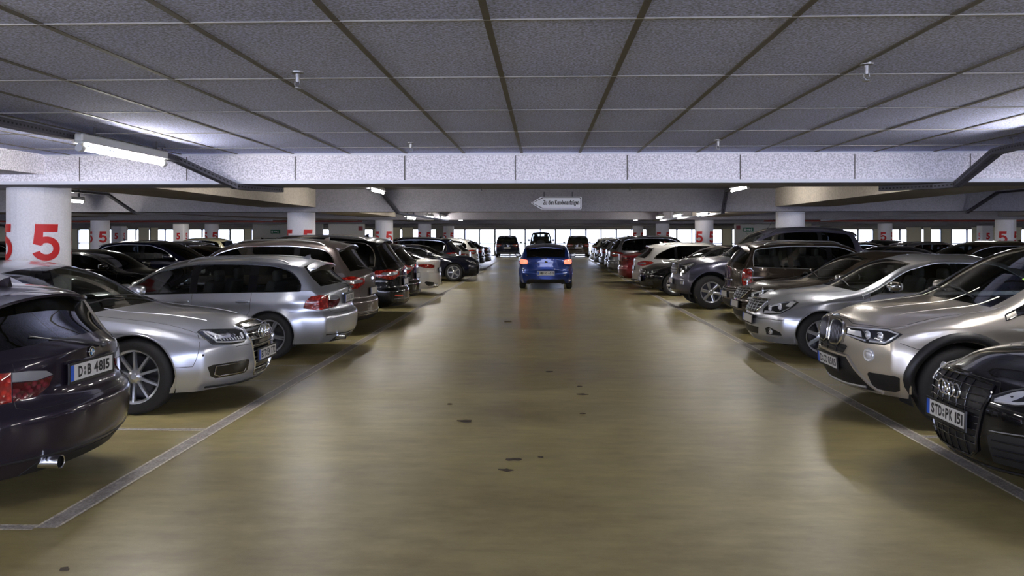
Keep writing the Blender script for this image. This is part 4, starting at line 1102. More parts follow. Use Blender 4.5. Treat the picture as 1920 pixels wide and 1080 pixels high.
def estate_rear(pm, plate='NE SW 12', name='estate_car', L=4.70, H=1.46, rim='five2', detail=1, rails=True, trim=CHROME, notail=False):
    k = H - 1.46
    c = Car(dict(name=name, L=L, W=1.81, H=H, wb=2.84, fo=0.80, wr=0.33, zbot=0.20, zmid=0.55,
        edge=[(.28, .70), (.5, .78), (.9, .85), (1.32, .92), (1.45, .965), (2.05, 1.28 + k), (2.45, 1.37 + k), (3.2, 1.375 + k), (L - .85, 1.32 + k), (L - .62, 1.27 + k), (L - .44, 1.10), (L - .23, .93)],
        belt=[(.3, .68), (1.3, .90), (2.6, .93), (L - .4, .965)], cowl=1.34, header=2.12, rheader=L - .62, rglass=L - .28, rgb=2,
        pillars=[(2.52, 2.61), (3.38, 3.47)], win_end=(L - 1.35, L - .55, 1.5), zcrease=.80, tumble=.30, crown_r=.06, bow_r=.22, bow_rh=.08, rail=.05,
        tail=[(.2, .10), (.30, .01), (.52, .0), (.60, .045), (.95, .07)], plan_r=(.15, .85), trim=trim, rim=rim, glass=DGLASS, rglassmat=DGLASS), pm, detail)
    c.taillight([([(28, .76), (28, .85), (46, .89), (60, .885), (65, .84), (56, .78), (44, .74)], REDLENS), ([(32, .79), (32, .83), (50, .85), (50, .81)], WHITELENS)])
    c.plate('R', .66, plate); c.star('R', 0, .86, .042, .02); c.spoiler(L - .62, 1.16, len_=.15)
    c.seams([('rear', [(-.6, .92), (-.6, .72), (-.54, .60), (.54, .60), (.6, .72), (.6, .92)]), ('side', [(2.56, .9), (2.56, .3), (1.5, .3), (1.42, .86)]), ('side', [(3.42, .9), (3.36, .62), (3.2, .4), (3.1, .3), (2.6, .3)])])
    c.decal('bumper_apron', [(-.55, .21), (-.5, .31), (.5, .31), (.55, .21)], 'rear', BLACK)
    if rails: c.rails(2.3, L - .9, SATIN)
    c.exhaust([.5, -.5], .25, .04, ); c.handles([2.45, 3.3], .82); c.mirrors(1.72, .96); c.antenna(L - .95)
    c.headlight([(26, .60), (28, .68), (50, .74), (54, .71), (44, .61)])
    return c

def saloon_rear(pm, plate='D XF 90', name='saloon_car', L=4.90):
    c = Car(dict(name=name, L=L, W=1.87, H=1.46, wb=2.88, fo=0.87, wr=0.34, zbot=0.20, zmid=0.55,
        edge=[(.30, .70), (.5, .78), (.9, .85), (1.42, .93), (1.56, .98), (2.2, 1.30), (2.65, 1.38), (3.1, 1.37), (3.6, 1.24), (4.05, 1.07), (4.3, 1.02), (L - .22, 1.0)],
        belt=[(.3, .70), (1.4, .92), (3.0, .96), (4.3, 1.01)], cowl=1.44, header=2.25, rheader=3.25, rglass=4.08, rgb=2,
        pillars=[(2.72, 2.80)], win_end=(3.2, 4.0, 1.7), zcrease=.84, tumble=.34, crown_r=.06, bow_r=.22, bow_rh=.10, rail=.05,
        tail=[(.2, .10), (.30, .01), (.52, .0), (.62, .04), (1.0, .02)], plan_r=(.14, .9), trim=CHROME, rim='five2', glass=DGLASS, rglassmat=DGLASS), pm, 1)
    c.taillight([([(28, .80), (28, .90), (46, .93), (62, .93), (62, .87), (46, .82)], DREDLENS), ([(33, .83), (33, .87), (48, .89), (48, .85)], REDLENS)])
    c.plate('R', .72, plate); c.strip('boot_chrome', [(-.4, .83), (.4, .83)], 'rear', CHROME, .010, off=.006)
    c.seams([('rear', [(-.52, .98), (-.54, .8), (-.48, .64), (.48, .64), (.54, .8), (.52, .98)]), ('side', [(2.76, .95), (2.76, .3), (1.6, .3), (1.5, .9)])])
    c.exhaust([.5, -.5], .26, .045); c.mirrors(1.8, 1.0); c.handles([2.65, 3.45], .85); c.antenna(3.2)
    c.headlight([(26, .60), (28, .68), (50, .74), (54, .71), (44, .61)])
    return c

def city_blue(pm, plate='VIE AS 6571'):
    c = Car(dict(name='hatchback_car', L=3.97, W=1.70, H=1.45, wb=2.47, fo=0.80, wr=0.30, zbot=0.20, zmid=0.56,
        edge=[(.28, .72), (.5, .80), (.85, .86), (1.10, .92), (1.22, .965), (1.75, 1.29), (2.15, 1.37), (2.7, 1.375), (3.3, 1.32), (3.52, 1.275), (3.64, 1.12), (3.80, .97)],
        belt=[(.3, .70), (1.1, .90), (2.4, .94), (3.6, .99)], cowl=1.11, header=1.8, rheader=3.50, rglass=3.775, rgb=1,
        pillars=[(2.16, 2.25)], win_end=(2.9, 3.45, 2.0), zcrease=.82, tumble=.32, crown_r=.055, bow_r=.17, bow_rh=.07,
        tail=[(.2, .07), (.30, .0), (.50, .0), (.62, .035), (1.0, .05)], plan_r=(.13, .75), rim='five', glass=DGLASS, rglassmat=DGLASS, tyre_w=.195), pm, 1)
    c.taillight([([(34, .80), (33, .88), (35, .93), (50, .95), (58, .93), (56, .84), (48, .79)], LITRED)])
    c.plate('R', .52, plate, holder=SATIN)
    c.strip('tailgate_chrome', [(-.20, .84), (.34, .84)], 'rear', CHROME, .012, off=.008)
    c.strip('badge', [(-.05, .855), (.03, .875)], 'rear', CHROME, .028, off=.004)
    c.decal('plate_recess', [(-.34, .44), (-.37, .60), (.37, .60), (.34, .44)], 'rear', c.P, off=.002)
    for sg in (1, -1):
        c.strip('reflector', [(.56, .44), (.63, .47)], 'rear', WHITELENS, .010, sg, .004)
        c.strip('bumper_vent_trim', [(.70, .58), (.72, .66)], 'rear', WHITELENS, .010, sg, .004)
    c.decal('bumper_apron', [(-.62, .21), (-.56, .33), (.56, .33), (.62, .21)], 'rear', BLACK)
    c.seams([('rear', [(-.58, .96), (-.58, .70), (-.52, .62), (.52, .62), (.58, .70), (.58, .96)]), ('side', [(2.2, .95), (2.2, .35), (1.3, .35), (1.2, .9)])])
    c.spoiler(3.52, 1.08, len_=.13); c.mirrors(1.45, .98); c.antenna(3.3, False); c.wiper_rear(.98, 1.04, 0, .3)
    c.handles([2.05, 2.8], .84)
    return c

def boxy_suv(pm, name='boxy_offroader', W=1.76, H=1.95):
    c = Car(dict(name=name, L=4.4, W=W, H=H, wb=2.6, fo=0.75, wr=0.37, zbot=0.36, zmid=0.75, bow_f=.12, bow_r=.08,
        edge=[(.14, 1.02), (.4, 1.08), (.9, 1.12), (1.3, 1.15), (1.40, 1.22), (1.7, H - .2), (1.9, H - .08), (3.0, H - .07), (4.1, H - .08), (4.24, H - .14), (4.29, 1.3), (4.32, 1.1)],
        belt=[(.3, 1.0), (1.4, 1.12), (4.2, 1.14)], cowl=1.3, header=1.75, rheader=4.2, rglass=4.305, rgb=2,
        pillars=[(2.3, 2.4), (3.2, 3.3)], win_end=(4.0, 4.15, 4), tumble=.10, crown_r=.03, crown_h=.03, bow_ws=.06, bow_rh=.05, rim='five', plan_f=(.04, .5), plan_r=(.04, .5), rail=.08, crease=.01, glass=GLASS, rglassmat=GLASS), pm, 1)
    c.taillight([([(35, .70), (35, .80), (46, .80), (46, .70)], REDLENS)])
    c.child(MB().lathe([(0, -.10), (.33, -.10), (.35, -.07), (.35, .07), (.3, .10), (0, .10)], (-2.29, 0, 1.0), 32, 'X').obj('spare_wheel_cover', BLACK, smooth=True))
    c.mirrors(1.6, 1.25, BLACK, .18, .2); c.plate('R', .55, '', y=-.5, w=.4)
    return c
# ------------------------------------------------------------------ the car park
S_ = 10.94            # column spacing along the lane
COLY = [9.82 + S_ * k for k in range(5)]
BEAMY = [9.0 + S_ * k for k in range(6)]
BB = 2.296            # underside of the cross beams
H1 = 2.608            # panelled ceiling of the first bay
H2 = 2.86             # bare ceiling beyond
CX = 6.33
FAR = 65.0; NEAR = -10.0; XW = 44.0

def floor_mat():
    m, nt, b = newmat('floor_coating')
    co = N(nt, 'ShaderNodeTexCoord'); L = nt.links.new
    mp = N(nt, 'ShaderNodeMapping'); mp.inputs['Scale'].default_value = (0.35, 1.0, 1.0); L(co.outputs['Object'], mp.inputs['Vector'])
    n1 = N(nt, 'ShaderNodeTexNoise', Scale=0.55, Detail=6.0, Roughness=0.6); L(mp.outputs[0], n1.inputs['Vector'])
    n2 = N(nt, 'ShaderNodeTexNoise', Scale=7.0, Detail=5.0, Roughness=0.65); L(mp.outputs[0], n2.inputs['Vector'])
    n3 = N(nt, 'ShaderNodeTexNoise', Scale=160.0, Detail=2.0); L(co.outputs['Object'], n3.inputs['Vector'])
    n4 = N(nt, 'ShaderNodeTexNoise', Scale=1.1, Detail=9.0, Roughness=0.7); L(co.outputs['Object'], n4.inputs['Vector'])
    cr = N(nt, 'ShaderNodeValToRGB'); e = cr.color_ramp.elements
    e[0].position = 0.34; e[0].color = (0.315, 0.268, 0.122, 1); e[1].position = 0.68; e[1].color = (0.46, 0.398, 0.185, 1)
    L(n1.outputs['Fac'], cr.inputs[0])
    cr2 = N(nt, 'ShaderNodeValToRGB'); e = cr2.color_ramp.elements
    e[0].position = 0.30; e[0].color = (0.80, 0.79, 0.78, 1); e[1].position = 0.68; e[1].color = (1.12, 1.12, 1.12, 1)
    L(n2.outputs['Fac'], cr2.inputs[0])
    cr3 = N(nt, 'ShaderNodeValToRGB'); e = cr3.color_ramp.elements
    e[0].position = 0.34; e[0].color = (0.78, 0.74, 0.74, 1); e[1].position = 0.56; e[1].color = (1, 1, 1, 1)
    L(n4.outputs['Fac'], cr3.inputs[0])
    v1 = N(nt, 'ShaderNodeVectorMath', operation='MULTIPLY'); L(cr.outputs[0], v1.inputs[0]); L(cr2.outputs[0], v1.inputs[1])
    v2 = N(nt, 'ShaderNodeVectorMath', operation='MULTIPLY'); L(v1.outputs[0], v2.inputs[0]); L(cr3.outputs[0], v2.inputs[1])
    L(v2.outputs[0], b.inputs['Base Color'])
    r = N(nt, 'ShaderNodeMapRange'); r.inputs['To Min'].default_value = 0.26; r.inputs['To Max'].default_value = 0.42; r.inputs['From Min'].default_value = .2; r.inputs['From Max'].default_value = .8
    L(n1.outputs['Fac'], r.inputs['Value']); L(r.outputs[0], b.inputs['Roughness'])
    bp = N(nt, 'ShaderNodeBump', Strength=0.10, Distance=0.01); L(n3.outputs['Fac'], bp.inputs['Height'])
    bp2 = N(nt, 'ShaderNodeBump', Strength=0.04, Distance=0.01); L(n2.outputs['Fac'], bp2.inputs['Height']); L(bp.outputs[0], bp2.inputs['Normal'])
    L(bp2.outputs[0], b.inputs['Normal']); b.inputs['Specular IOR Level'].default_value = 0.5
    return m
FLOOR = floor_mat()
PANEL = concrete('ceiling_panel', (0.42, 0.46, 0.72), (0.49, 0.53, 0.79), 1.2, 75.0, 0.38, 0.95, 0.3)
PANELW = concrete('beam_panel', (0.78, 0.75, 0.80), (0.88, 0.85, 0.90), 1.2, 60.0, 0.28, 0.9, 0.3)
CONC = concrete('bare_concrete', (0.21, 0.20, 0.22), (0.27, 0.26, 0.28), 0.8, 40.0, 0.12, 0.85, 0.1)
CONCD = concrete('slab_concrete', (0.19, 0.185, 0.18), (0.25, 0.24, 0.235), 0.6, 30.0, 0.1, 0.9, 0.1)
CONCT = concrete('warm_concrete', (0.36, 0.32, 0.27), (0.47, 0.42, 0.35), 1.0, 30.0, 0.12, 0.85, 0.1)
WHITEC = concrete('white_painted_concrete', (0.82, 0.80, 0.82), (0.90, 0.88, 0.90), 1.5, 60.0, 0.06, 0.7, 0.1)
CREAM = concrete('cream_wall', (0.60, 0.57, 0.50), (0.68, 0.65, 0.58), 0.5, 20.0, 0.05, 0.8, 0.05)
JOINT = simple('joint_strip', (0.11, 0.098, 0.085), 0.6)
METAL = simple('thin_metal_edge', (0.62, 0.62, 0.66), 0.35, 0.6)
FRAME = simple('window_frame', (0.22, 0.24, 0.26), 0.5, 0.2)
RED = simple('painted_red', (0.62, 0.010, 0.012), 0.55)
GALV = simple('galvanised', (0.10, 0.10, 0.115), 0.5, 0.6)
LW = simple('lamp_housing', (0.55, 0.55, 0.52), 0.45)
TUBE = simple('fluorescent_tube', (1, 1, 1), 0.4, emit=(1.0, 0.95, 0.90), es=TUBE_POWER)
LINEP = concrete('worn_line_paint', (0.30, 0.27, 0.24), (0.44, 0.41, 0.38), 9.0, 60.0, 0.25, 0.6, 0.1)
LINEE = concrete('line_edge_paint', (0.58, 0.54, 0.44), (0.78, 0.74, 0.62), 14.0, 60.0, 0.3, 0.6, 0.1)
def struct(o, kind='structure'): o['kind'] = kind; return o
def box(name, c, d, mat): return struct(MB().box(c, d).obj(name, mat))

# floor, ceilings, walls
struct(MB().box((0, (FAR + NEAR) / 2 + 8, -0.1), (2 * XW, FAR - NEAR + 20, 0.2)).obj('floor', FLOOR))
box('ceiling', (0, (9.3 + FAR) / 2 + .2, H2 + 0.15), (2 * XW, FAR - 9.3 + .4, 0.3), CONCD)
box('ceiling_near', (0, (NEAR + 9.35) / 2, H1 + 0.2), (2 * XW, 9.35 - NEAR, 0.34), PANEL)
# panel joints of the near ceiling
jm = MB(); k = -22
for k in range(-26, 28):
    x = -0.238 + 0.648 * k
    if abs(x) < 16: jm.box((x, (NEAR + 9.0) / 2, H1 + 0.028), (0.030, 9.0 - NEAR, 0.006))
tr = struct(jm.obj('trim_1', JOINT))
jm = MB()
for k in range(-12, 5):
    y = 3.40 + 1.235 * k
    jm.box((0, y, H1 + 0.027), (32, 0.009, 0.006))
struct(jm.obj('trim_2', simple('grey_edge', (.30, .29, .28), .5)))
# cross beams
for i, y in enumerate(BEAMY):
    th = 0.70
    b_ = box('trim_%d' % (3 + i), (0, y + th / 2, (BB + H2 + .02) / 2), (2 * XW, th, H2 - BB + .02), CONC if i else CONC)
# facing of the first beam
f_ = struct(MB().box((0, 8.985, (BB + .012 + H1 + .03) / 2), (2 * 24, 0.03, H1 - BB + .02)).obj('trim_9', PANELW))
jm = MB()
for k in range(-14, 15): jm.box((0.94 + 1.249 * (k - 1), 8.966, (BB + .03 + H1) / 2), (0.010, 0.006, H1 - BB - .03))
struct(jm.obj('trim_10', JOINT))
struct(MB().box((0, 8.963, H1 + 0.022), (48, 0.012, 0.022)).box((0, 8.962, BB + 0.020), (48, 0.014, 0.036)).obj('trim_11', simple('white_edge', (.72, .73, .78), .5)))
# longitudinal beams over the columns
LB = 2.41
n = 12
for sx in (-1, 1):
    for (y0, y1, zt) in [(NEAR, BEAMY[0] - .02, H1 + .05)] + [(BEAMY[k] + .7, BEAMY[k + 1], H2 + .02) for k in range(5)]:
        box('trim_%d' % n, (sx * 6.40, (y0 + y1) / 2, (LB + zt) / 2), (1.36, y1 - y0, zt - LB), CONCT if y0 > 0 else PANELW); n += 1
    for xx in (17.8, 28.8):
        box('trim_%d' % n, (sx * xx, (NEAR + FAR) / 2, (LB + H2 + .02) / 2), (1.3, FAR - NEAR, H2 + .02 - LB), CONC); n += 1
# side walls
box('wall_left', (-XW - .1, 26, 1.4), (.2, FAR - NEAR + 2, 3.0), CREAM)
box('wall_right', (XW + .1, 26, 1.4), (.2, FAR - NEAR + 2, 3.0), CREAM)
# far facade: header, piers, glazing
box('wall_far', (0, FAR + .15, 2.62), (2 * XW, .3, .86), CONC)
piers = [(-44, -38.6), (-30.0, -29.3), (-24.6, -24.0), (-19.1, -18.4), (-13.9, -13.2), (-8.7, -7.6), (8.4, 9.6), (14.4, 15.2), (20.3, 21.5), (26.4, 27.4), (31.7, 32.5), (38.6, 44)]
for i, (a, b) in enumerate(piers): box('wall_far_pier_%d' % i, ((a + b) / 2, FAR + .15, 1.1), (b - a, .3, 2.2), CONC if abs(a) < 10 else CREAM)
edges = [(-38.6, -30.0), (-29.3, -24.6), (-24, -19.1), (-18.4, -13.9), (-13.2, -8.7), (-7.6, 8.4), (9.6, 14.4), (15.2, 20.3), (21.5, 26.4), (27.4, 31.7), (32.5, 38.6)]
for i, (a, b) in enumerate(edges):
    m = MB(); k = max(int(round((b - a) / 1.22)), 1)
    for j in range(k + 1): m.box((a + (b - a) * j / k, FAR + .05, 1.1), (.13 if j % 2 else .09, .12, 2.2))
    m.box(((a + b) / 2, FAR + .06, 1.02), (b - a, .07, .07)); m.box(((a + b) / 2, FAR + .06, .05), (b - a, .1, .1)); m.box(((a + b) / 2, FAR + .06, 2.16), (b - a, .1, .08))
    fr = struct(m.obj('window_%d' % (i + 1), FRAME))
    g = mesh_obj('window_pane', [(a, FAR + .1, 0), (b, FAR + .1, 0), (b, FAR + .1, 2.2), (a, FAR + .1, 2.2)], [(0, 1, 2, 3)], CLEAR, fr, False)
# cream shades hung inside the outer windows
rs = random.Random(3)
SHADE = simple('cream_shade', (0.70, 0.67, 0.58), 0.8)
for (a, b) in edges:
    if abs(a + b) < 2: continue
    x = a + .2
    while x < b - .8:
        wd = rs.choice([.6, .9, 1.2])
        if rs.random() < .38:
            o = MB().box((x + wd / 2, FAR - .03, 1.25), (wd, .03, 2.3)).obj('window_shade', SHADE)
            tag(o, 'cream vertical shade hanging in front of a far side window', 'window shade', 'cream shades along the far windows')
        x += wd + .15
# stair enclosures with exit signs
GREEN = simple('sign_green', (0.015, 0.16, 0.07), 0.5); SIGNW = simple('sign_white', (0.75, 0.75, 0.72), 0.5)
box('wall_stair_left', (-15.3, 47.5, H2 / 2), (4.2, .3, H2), CREAM); box('wall_stair_left_side', (-10.5, 42.5, H2 / 2), (1.9, .3, H2), CREAM)
box('wall_stair_right', (12.9, 45.5, H2 / 2), (4.2, .3, H2), CREAM)
def exit_sign(x, y, z, label):
    r = empty('exit_sign', (x, y, z)); tag(r, label, 'exit sign', 'green exit signs on the stair walls')
    MB().box((0, 0, 0), (.56, .05, .22)).obj('sign_panel', GREEN, r)
    m = MB(); m.box((-.02, -.030, 0), (.16, .008, .05)).add([(.04, -.033, -.07), (.13, -.033, 0), (.04, -.033, .07)], [(0, 1, 2)])
    m.obj('arrow', SIGNW, r); MB().ball((.17, -.03, .06), (.02, .01, .02)).tube([(.17, -.03, .04), (.16, -.03, -.02), (.20, -.03, -.08)], .012, 5).tube([(.16, -.03, -.02), (.13, -.03, -.08)], .012, 5).tube([(.13, -.03, .0), (.18, -.03, .03), (.21, -.03, -.01)], .009, 5).obj('running_figure', SIGNW, r)
    MB().box((-.19, -.030, 0), (.10, .008, .14)).obj('door_symbol', SIGNW, r)
exit_sign(-16.0, 47.3, 1.90, 'green exit sign on the cream stair wall in the left half')
exit_sign(11.5, 45.3, 2.00, 'green exit sign on the cream stair wall in the right half')
fa = MB().box((0, 0, 0), (.22, .05, .22)).obj('fire_sign', simple('dark_red_sign', (.25, .02, .02), .5)); fa.location = (10.95, 45.32, 2.12); tag(fa, 'small dark red square fire sign beside the right exit sign', 'sign')
fb = MB().box((0, 0, 0), (.22, .05, .22)).obj('fire_sign', MATS['dark_red_sign']); fb.location = (-9.72, 42.32, 2.06); tag(fb, 'small dark red square fire sign on the narrow cream wall left of the lane', 'sign')

# ------------------------------------------------------------------ columns with painted fives
def five(parent, rad, ang, z0, h=.45):
    """digit 5 bent round the column; ang = direction it faces"""
    w = h * .73; vs = []; fs = []
    def quad(p, q):  # two polylines of (x,z)
        b = len(vs)
        for (a, c) in zip(p, q):
            for (x, z) in (a, c):
                t = ang + x / rad; vs.append(((rad + .004) * math.cos(t), (rad + .004) * math.sin(t), z0 + z))
        for i in range(len(p) - 1): fs.append((b + 2 * i, b + 2 * i + 2, b + 2 * i + 3, b + 2 * i + 1))
    L_ = lambda a, b, k: [(a[0] + (b[0] - a[0]) * i / k, a[1] + (b[1] - a[1]) * i / k) for i in range(k + 1)]
    quad(L_((-.27 * h, .78 * h), (.29 * h, .78 * h), 8), L_((-.26 * h, h), (.31 * h, h), 8))          # bar
    quad([(-.31 * h, .46 * h), (-.27 * h, .80 * h)], [(-.08 * h, .42 * h), (-.07 * h, .80 * h)])          # stem
    cx, cz = .005 * h, .33 * h; po = []; pi = []
    for i in range(29):
        a = math.radians(150 - (150 + 158) * i / 28)
        po.append((cx + .355 * h * math.cos(a), cz + .33 * h * math.sin(a))); pi.append((cx + .17 * h * math.cos(a), cz + .155 * h * math.sin(a)))
    po[0] = (-.31 * h, .46 * h); pi[0] = (-.10 * h, .40 * h)
    quad(pi, po)
    return mesh_obj('painted_digit', vs, fs, RED, parent, False)
def column(x, y, label, group=None, square=False, top=BB + .12, rad=.355, phase=0.0):
    r = empty('concrete_column', (x, y, 0)); tag(r, label, 'column', group)
    if square:
        MB().rbox((0, 0, top / 2), (.72, .72, top), .03, n=1).obj('shaft', WHITEC, r)
        for a in range(4):
            v, f, tw, th = text_verts('5', .05); t = a * PI / 2
            M = Matrix.Rotation(t, 4, 'Z') @ Matrix.Translation((0, -.364, 1.62)) @ Matrix.Rotation(PI / 2, 4, 'X')
            mesh_obj('painted_digit', [M @ Vector((p[0] * .4 / th, p[1] * .42 / th, 0)) for p in v], f, RED, r, False)
        return r
    m = MB(); n = 44; rr = random.Random(int(x * 10 + y))
    jit = [rr.uniform(-.005, .002) for _ in range(n)]
    vs = []
    for z in (0, top):
        for i in range(n):
            a = 2 * PI * i / n; vs.append(((rad + jit[i]) * math.cos(a), (rad + jit[i]) * math.sin(a), z))
    fs = [(i, (i + 1) % n, n + (i + 1) % n, n + i) for i in range(n)] + [tuple(range(n, 2 * n))]
    m.add(vs, fs).obj('shaft', WHITEC, r)
    for k in range(4): five(r, rad, -PI / 2 + PI / 4 + k * PI / 2 + phase, 1.40)
    return r
ords = ['nearest', 'second nearest', 'third nearest', 'fourth nearest', 'farthest']
for i, y in enumerate(COLY):
    column(-CX, y, '%s round white column with red 5s beside the lane, left row' % ords[i])
    if i == 0: continue
    column(CX, y, '%s round white column with red 5s beside the lane, right row' % ords[i - 1])
nn = 0
for (x, y, sq) in [(-17.9, 31.7, 0), (-17.9, 42.6, 0), (-17.9, 53.5, 0), (-28.9, 53.5, 1), (-28.9, 42.6, 0), (-23.0, 50.0, 1), (17.9, 31.7, 0), (17.9, 42.6, 0), (17.9, 53.5, 0), (28.9, 42.6, 0), (28.9, 53.5, 1), (34, 56, 1)]:
    column(x, y, ('square' if sq else 'round') + ' white column with red 5s standing far off in the ' + ('left' if x < 0 else 'right') + ' rows behind the parked cars', 'distant columns in the ' + ('left' if x < 0 else 'right') + ' rows' + (' (square)' if sq else ''), square=bool(sq), phase=.1 * (nn % 3)); nn += 1

# ------------------------------------------------------------------ luminaires, trays, pipes, sprinklers
def light_proto():
    r = empty('fluorescent_light', (0, 0, 0))
    MB().rbox((0, 0, .085), (.075, 1.52, .075), .012, n=1).box((0, 0, .046), (.13, 1.50, .008)).obj('housing', LW, r)
    MB().tube([(0, -.70, 0), (0, .70, 0)], .020, 12).obj('tube', TUBE, r)
    for sg in (-1, 1):
        MB().lathe([(0, -.03), (.03, -.03), (.034, .0), (.03, .03), (0, .03)], (0, sg * .725, 0), 20, 'Y').box((0, sg * .725, .035), (.035, .035, .06)).obj('lamp_holder', simple('holder_grey', (.45, .46, .47), .3), r)
    return r
LP = light_proto(); KIDS.clear()
lights = [(-3.84, 7.23, 2.44), (-3.84, 1.8, 2.44), (-3.84, -3.7, 2.44), (-3.84, -9.2, 2.44), (-3.84, 12.9, 2.70), (-3.84, 18.4, 2.72), (-3.84, 23.1, 2.19), (-3.84, 27.0, 2.30), (-3.84, 30.6, 2.36), (-3.84, 37, 2.40), (-3.84, 48, 2.45), (-3.84, 57, 2.45),
          (4.28, 6.35, 2.44), (4.28, .9, 2.44), (4.28, -4.6, 2.44), (4.28, -10.2, 2.44), (4.28, 12.4, 2.70), (4.28, 17.6, 2.71), (4.28, 21.6, 2.26), (4.28, 25.6, 2.31), (4.28, 29.5, 2.34), (4.28, 37, 2.40), (4.28, 48, 2.45), (4.28, 57, 2.45),
          (-11.35, 18.6, 2.52), (-10.9, 4.5, 2.40), (-10.9, 11.8, 2.65), (-13.8, 26, 2.5), (-13.8, 36, 2.5), (-21, 20, 2.5), (-21, 34, 2.5), (-21, 48, 2.5), (-33, 40, 2.5),
          (11.2, 16.5, 2.60), (11.2, 4.0, 2.40), (14.0, 26, 2.5), (14.0, 36, 2.5), (21, 20, 2.5), (21, 34, 2.5), (21, 48, 2.5), (33, 40, 2.5)]
LN = []
for i, (x, y, z) in enumerate(lights):
    o = LP if i == 0 else copy_tree(LP)
    o.location = (x, y, z)
    zc = H1 + .03 if y < 9 else H2
    for q in (-.55, .55): MB().box((0, q, (.11 + zc - z) / 2), (.035, .035, max(zc - z - .11, .02))).obj('hanger', GALV, o)
    if i == 0: tag(o, 'large lit tube light hanging under the cable tray in the upper left', 'ceiling light')
    elif abs(x) < 5:
        sd = 'left' if x < 0 else 'right'
        if y in (18.4, 17.6): tag(o, 'lit tube light between first beam and sign beam, %s of the lane' % sd, 'ceiling light')
        elif 20 < y < 31: tag(o, '%s of three small lit tube lights beyond the sign beam, %s side' % ({0: 'nearest', 1: 'middle', 2: 'farthest'}[min(2, int((y - 20.5) / 4.1)) if x > 0 else (0 if y < 25 else 1 if y < 29 else 2)], sd), 'ceiling light')
        elif y > 31: tag(o, 'distant lit tube light over the %s side of the lane' % sd, 'ceiling light', 'distant tube lights over the %s side of the lane' % sd)
        else: tag(o, 'tube light over the %s edge of the lane, outside or behind the first beam' % sd, 'ceiling light', 'hidden tube lights over the %s edge of the lane' % sd)
    elif (x, y) == (-11.35, 18.6): tag(o, 'lit tube light glowing orange just right of the nearest column', 'ceiling light')
    else: tag(o, 'tube light over the parking rows in the ' + ('left' if x < 0 else 'right') + ' background', 'ceiling light', 'tube lights over the ' + ('left' if x < 0 else 'right') + ' parking rows')

def traymat():
    m, nt, b = newmat('perforated_tray')
    co = N(nt, 'ShaderNodeTexCoord'); sp = N(nt, 'ShaderNodeSeparateXYZ'); nt.links.new(co.outputs['UV'], sp.inputs[0])
    def mt(op, a, bv):
        n_ = N(nt, 'ShaderNodeMath', operation=op); nt.links.new(a, n_.inputs[0]); n_.inputs[1].default_value = bv; return n_.outputs[0]
    u = mt('GREATER_THAN', mt('FRACT', mt('MULTIPLY', sp.outputs[0], 22.0), 0), .5)
    v = mt('LESS_THAN', mt('ABSOLUTE', mt('SUBTRACT', sp.outputs[1], .5), 0), .14)
    mu = N(nt, 'ShaderNodeMath', operation='MULTIPLY'); nt.links.new(u, mu.inputs[0]); nt.links.new(v, mu.inputs[1])
    mx = N(nt, 'ShaderNodeMixRGB'); mx.inputs[1].default_value = (.085, .082, .095, 1); mx.inputs[2].default_value = (.008, .008, .008, 1)
    nt.links.new(mu.outputs[0], mx.inputs[0]); nt.links.new(mx.outputs[0], b.inputs['Base Color']); b.inputs['Roughness'].default_value = .5; b.inputs['Metallic'].default_value = .4
    return m
TRAY = traymat()
def tray(name, pts, w, h, label=None, group=None, hangers=(), parent=None):
    r = parent or empty(name, pts[0])
    if label: tag(r, label, 'cable tray', group)
    o0 = Vector(pts[0])
    vs = []; fs = []; uvs = []; acc = 0; prev = None; P = [Vector(p) - o0 for p in pts]
    for i, p in enumerate(P):
        if i == 0: t = P[1] - P[0]
        elif i == len(P) - 1: t = P[-1] - P[-2]
        else: t = (P[i + 1] - p).normalized() + (p - P[i - 1]).normalized()
        t.normalize(); sd = t.cross(Vector((0, 0, 1)))
        if sd.length < .1: sd = Vector((1, 0, 0))
        sd.normalize(); up = sd.cross(t)
        if i: acc += (p - P[i - 1]).length
        for (a, b) in ((-1, -1), (1, -1), (1, 1), (-1, 1)): vs.append(p + sd * a * w / 2 + up * b * h / 2)
        uvs.append(acc)
    luv = []
    for i in range(len(P) - 1):
        for j in range(4):
            k = (j + 1) % 4; fs.append((i * 4 + j, i * 4 + k, i * 4 + 4 + k, i * 4 + 4 + j)); luv += [(uvs[i], 0), (uvs[i], 1), (uvs[i + 1], 1), (uvs[i + 1], 0)]
    fs += [(3, 2, 1, 0), tuple(len(vs) - 4 + j for j in range(4))]; luv += [(0, 0)] * 8
    o = mesh_obj('tray_channel', vs, fs, TRAY, r, False)
    uv = o.data.uv_layers.new(name='UVMap')
    for l, c in zip(uv.data, luv): l.uv = c
    for (x, y, z, zt) in hangers:
        MB().tube([(x - o0.x, y - o0.y, z - o0.z), (x - o0.x, y - o0.y, zt - o0.z)], .006, 6).box((x - o0.x, y - o0.y, zt - o0.z - .008), (.06, .04, .012)).obj('hanger', GALV, r)
    return r
tray('cable_tray', [(-3.97, NEAR + 1, 2.545), (-3.97, 8.30, 2.545), (-3.97, 8.52, 2.535), (-3.46, 8.885, 2.262), (-3.36, 9.1, 2.255), (-3.2, 9.62, 2.262)], .11, .055, 'dark perforated cable tray beside the big lit tube in the upper left',
     hangers=[(-3.97, y, 2.56, H1 + .03) for y in (-6, -1.5, 2.9, 5.05, 8.2)])
tray('cable_tray', [(4.42, NEAR + 1, 2.54), (4.42, 7.75, 2.54), (4.42, 7.98, 2.53), (4.50, 8.885, 2.262), (4.35, 9.05, 2.255), (4.0, 9.62, 2.262)], .11, .055, 'dark perforated cable tray in the upper right, bending under the first beam',
     hangers=[(4.42, y, 2.56, H1 + .03) for y in (-6, -1.5, 2.9, 7.7)])
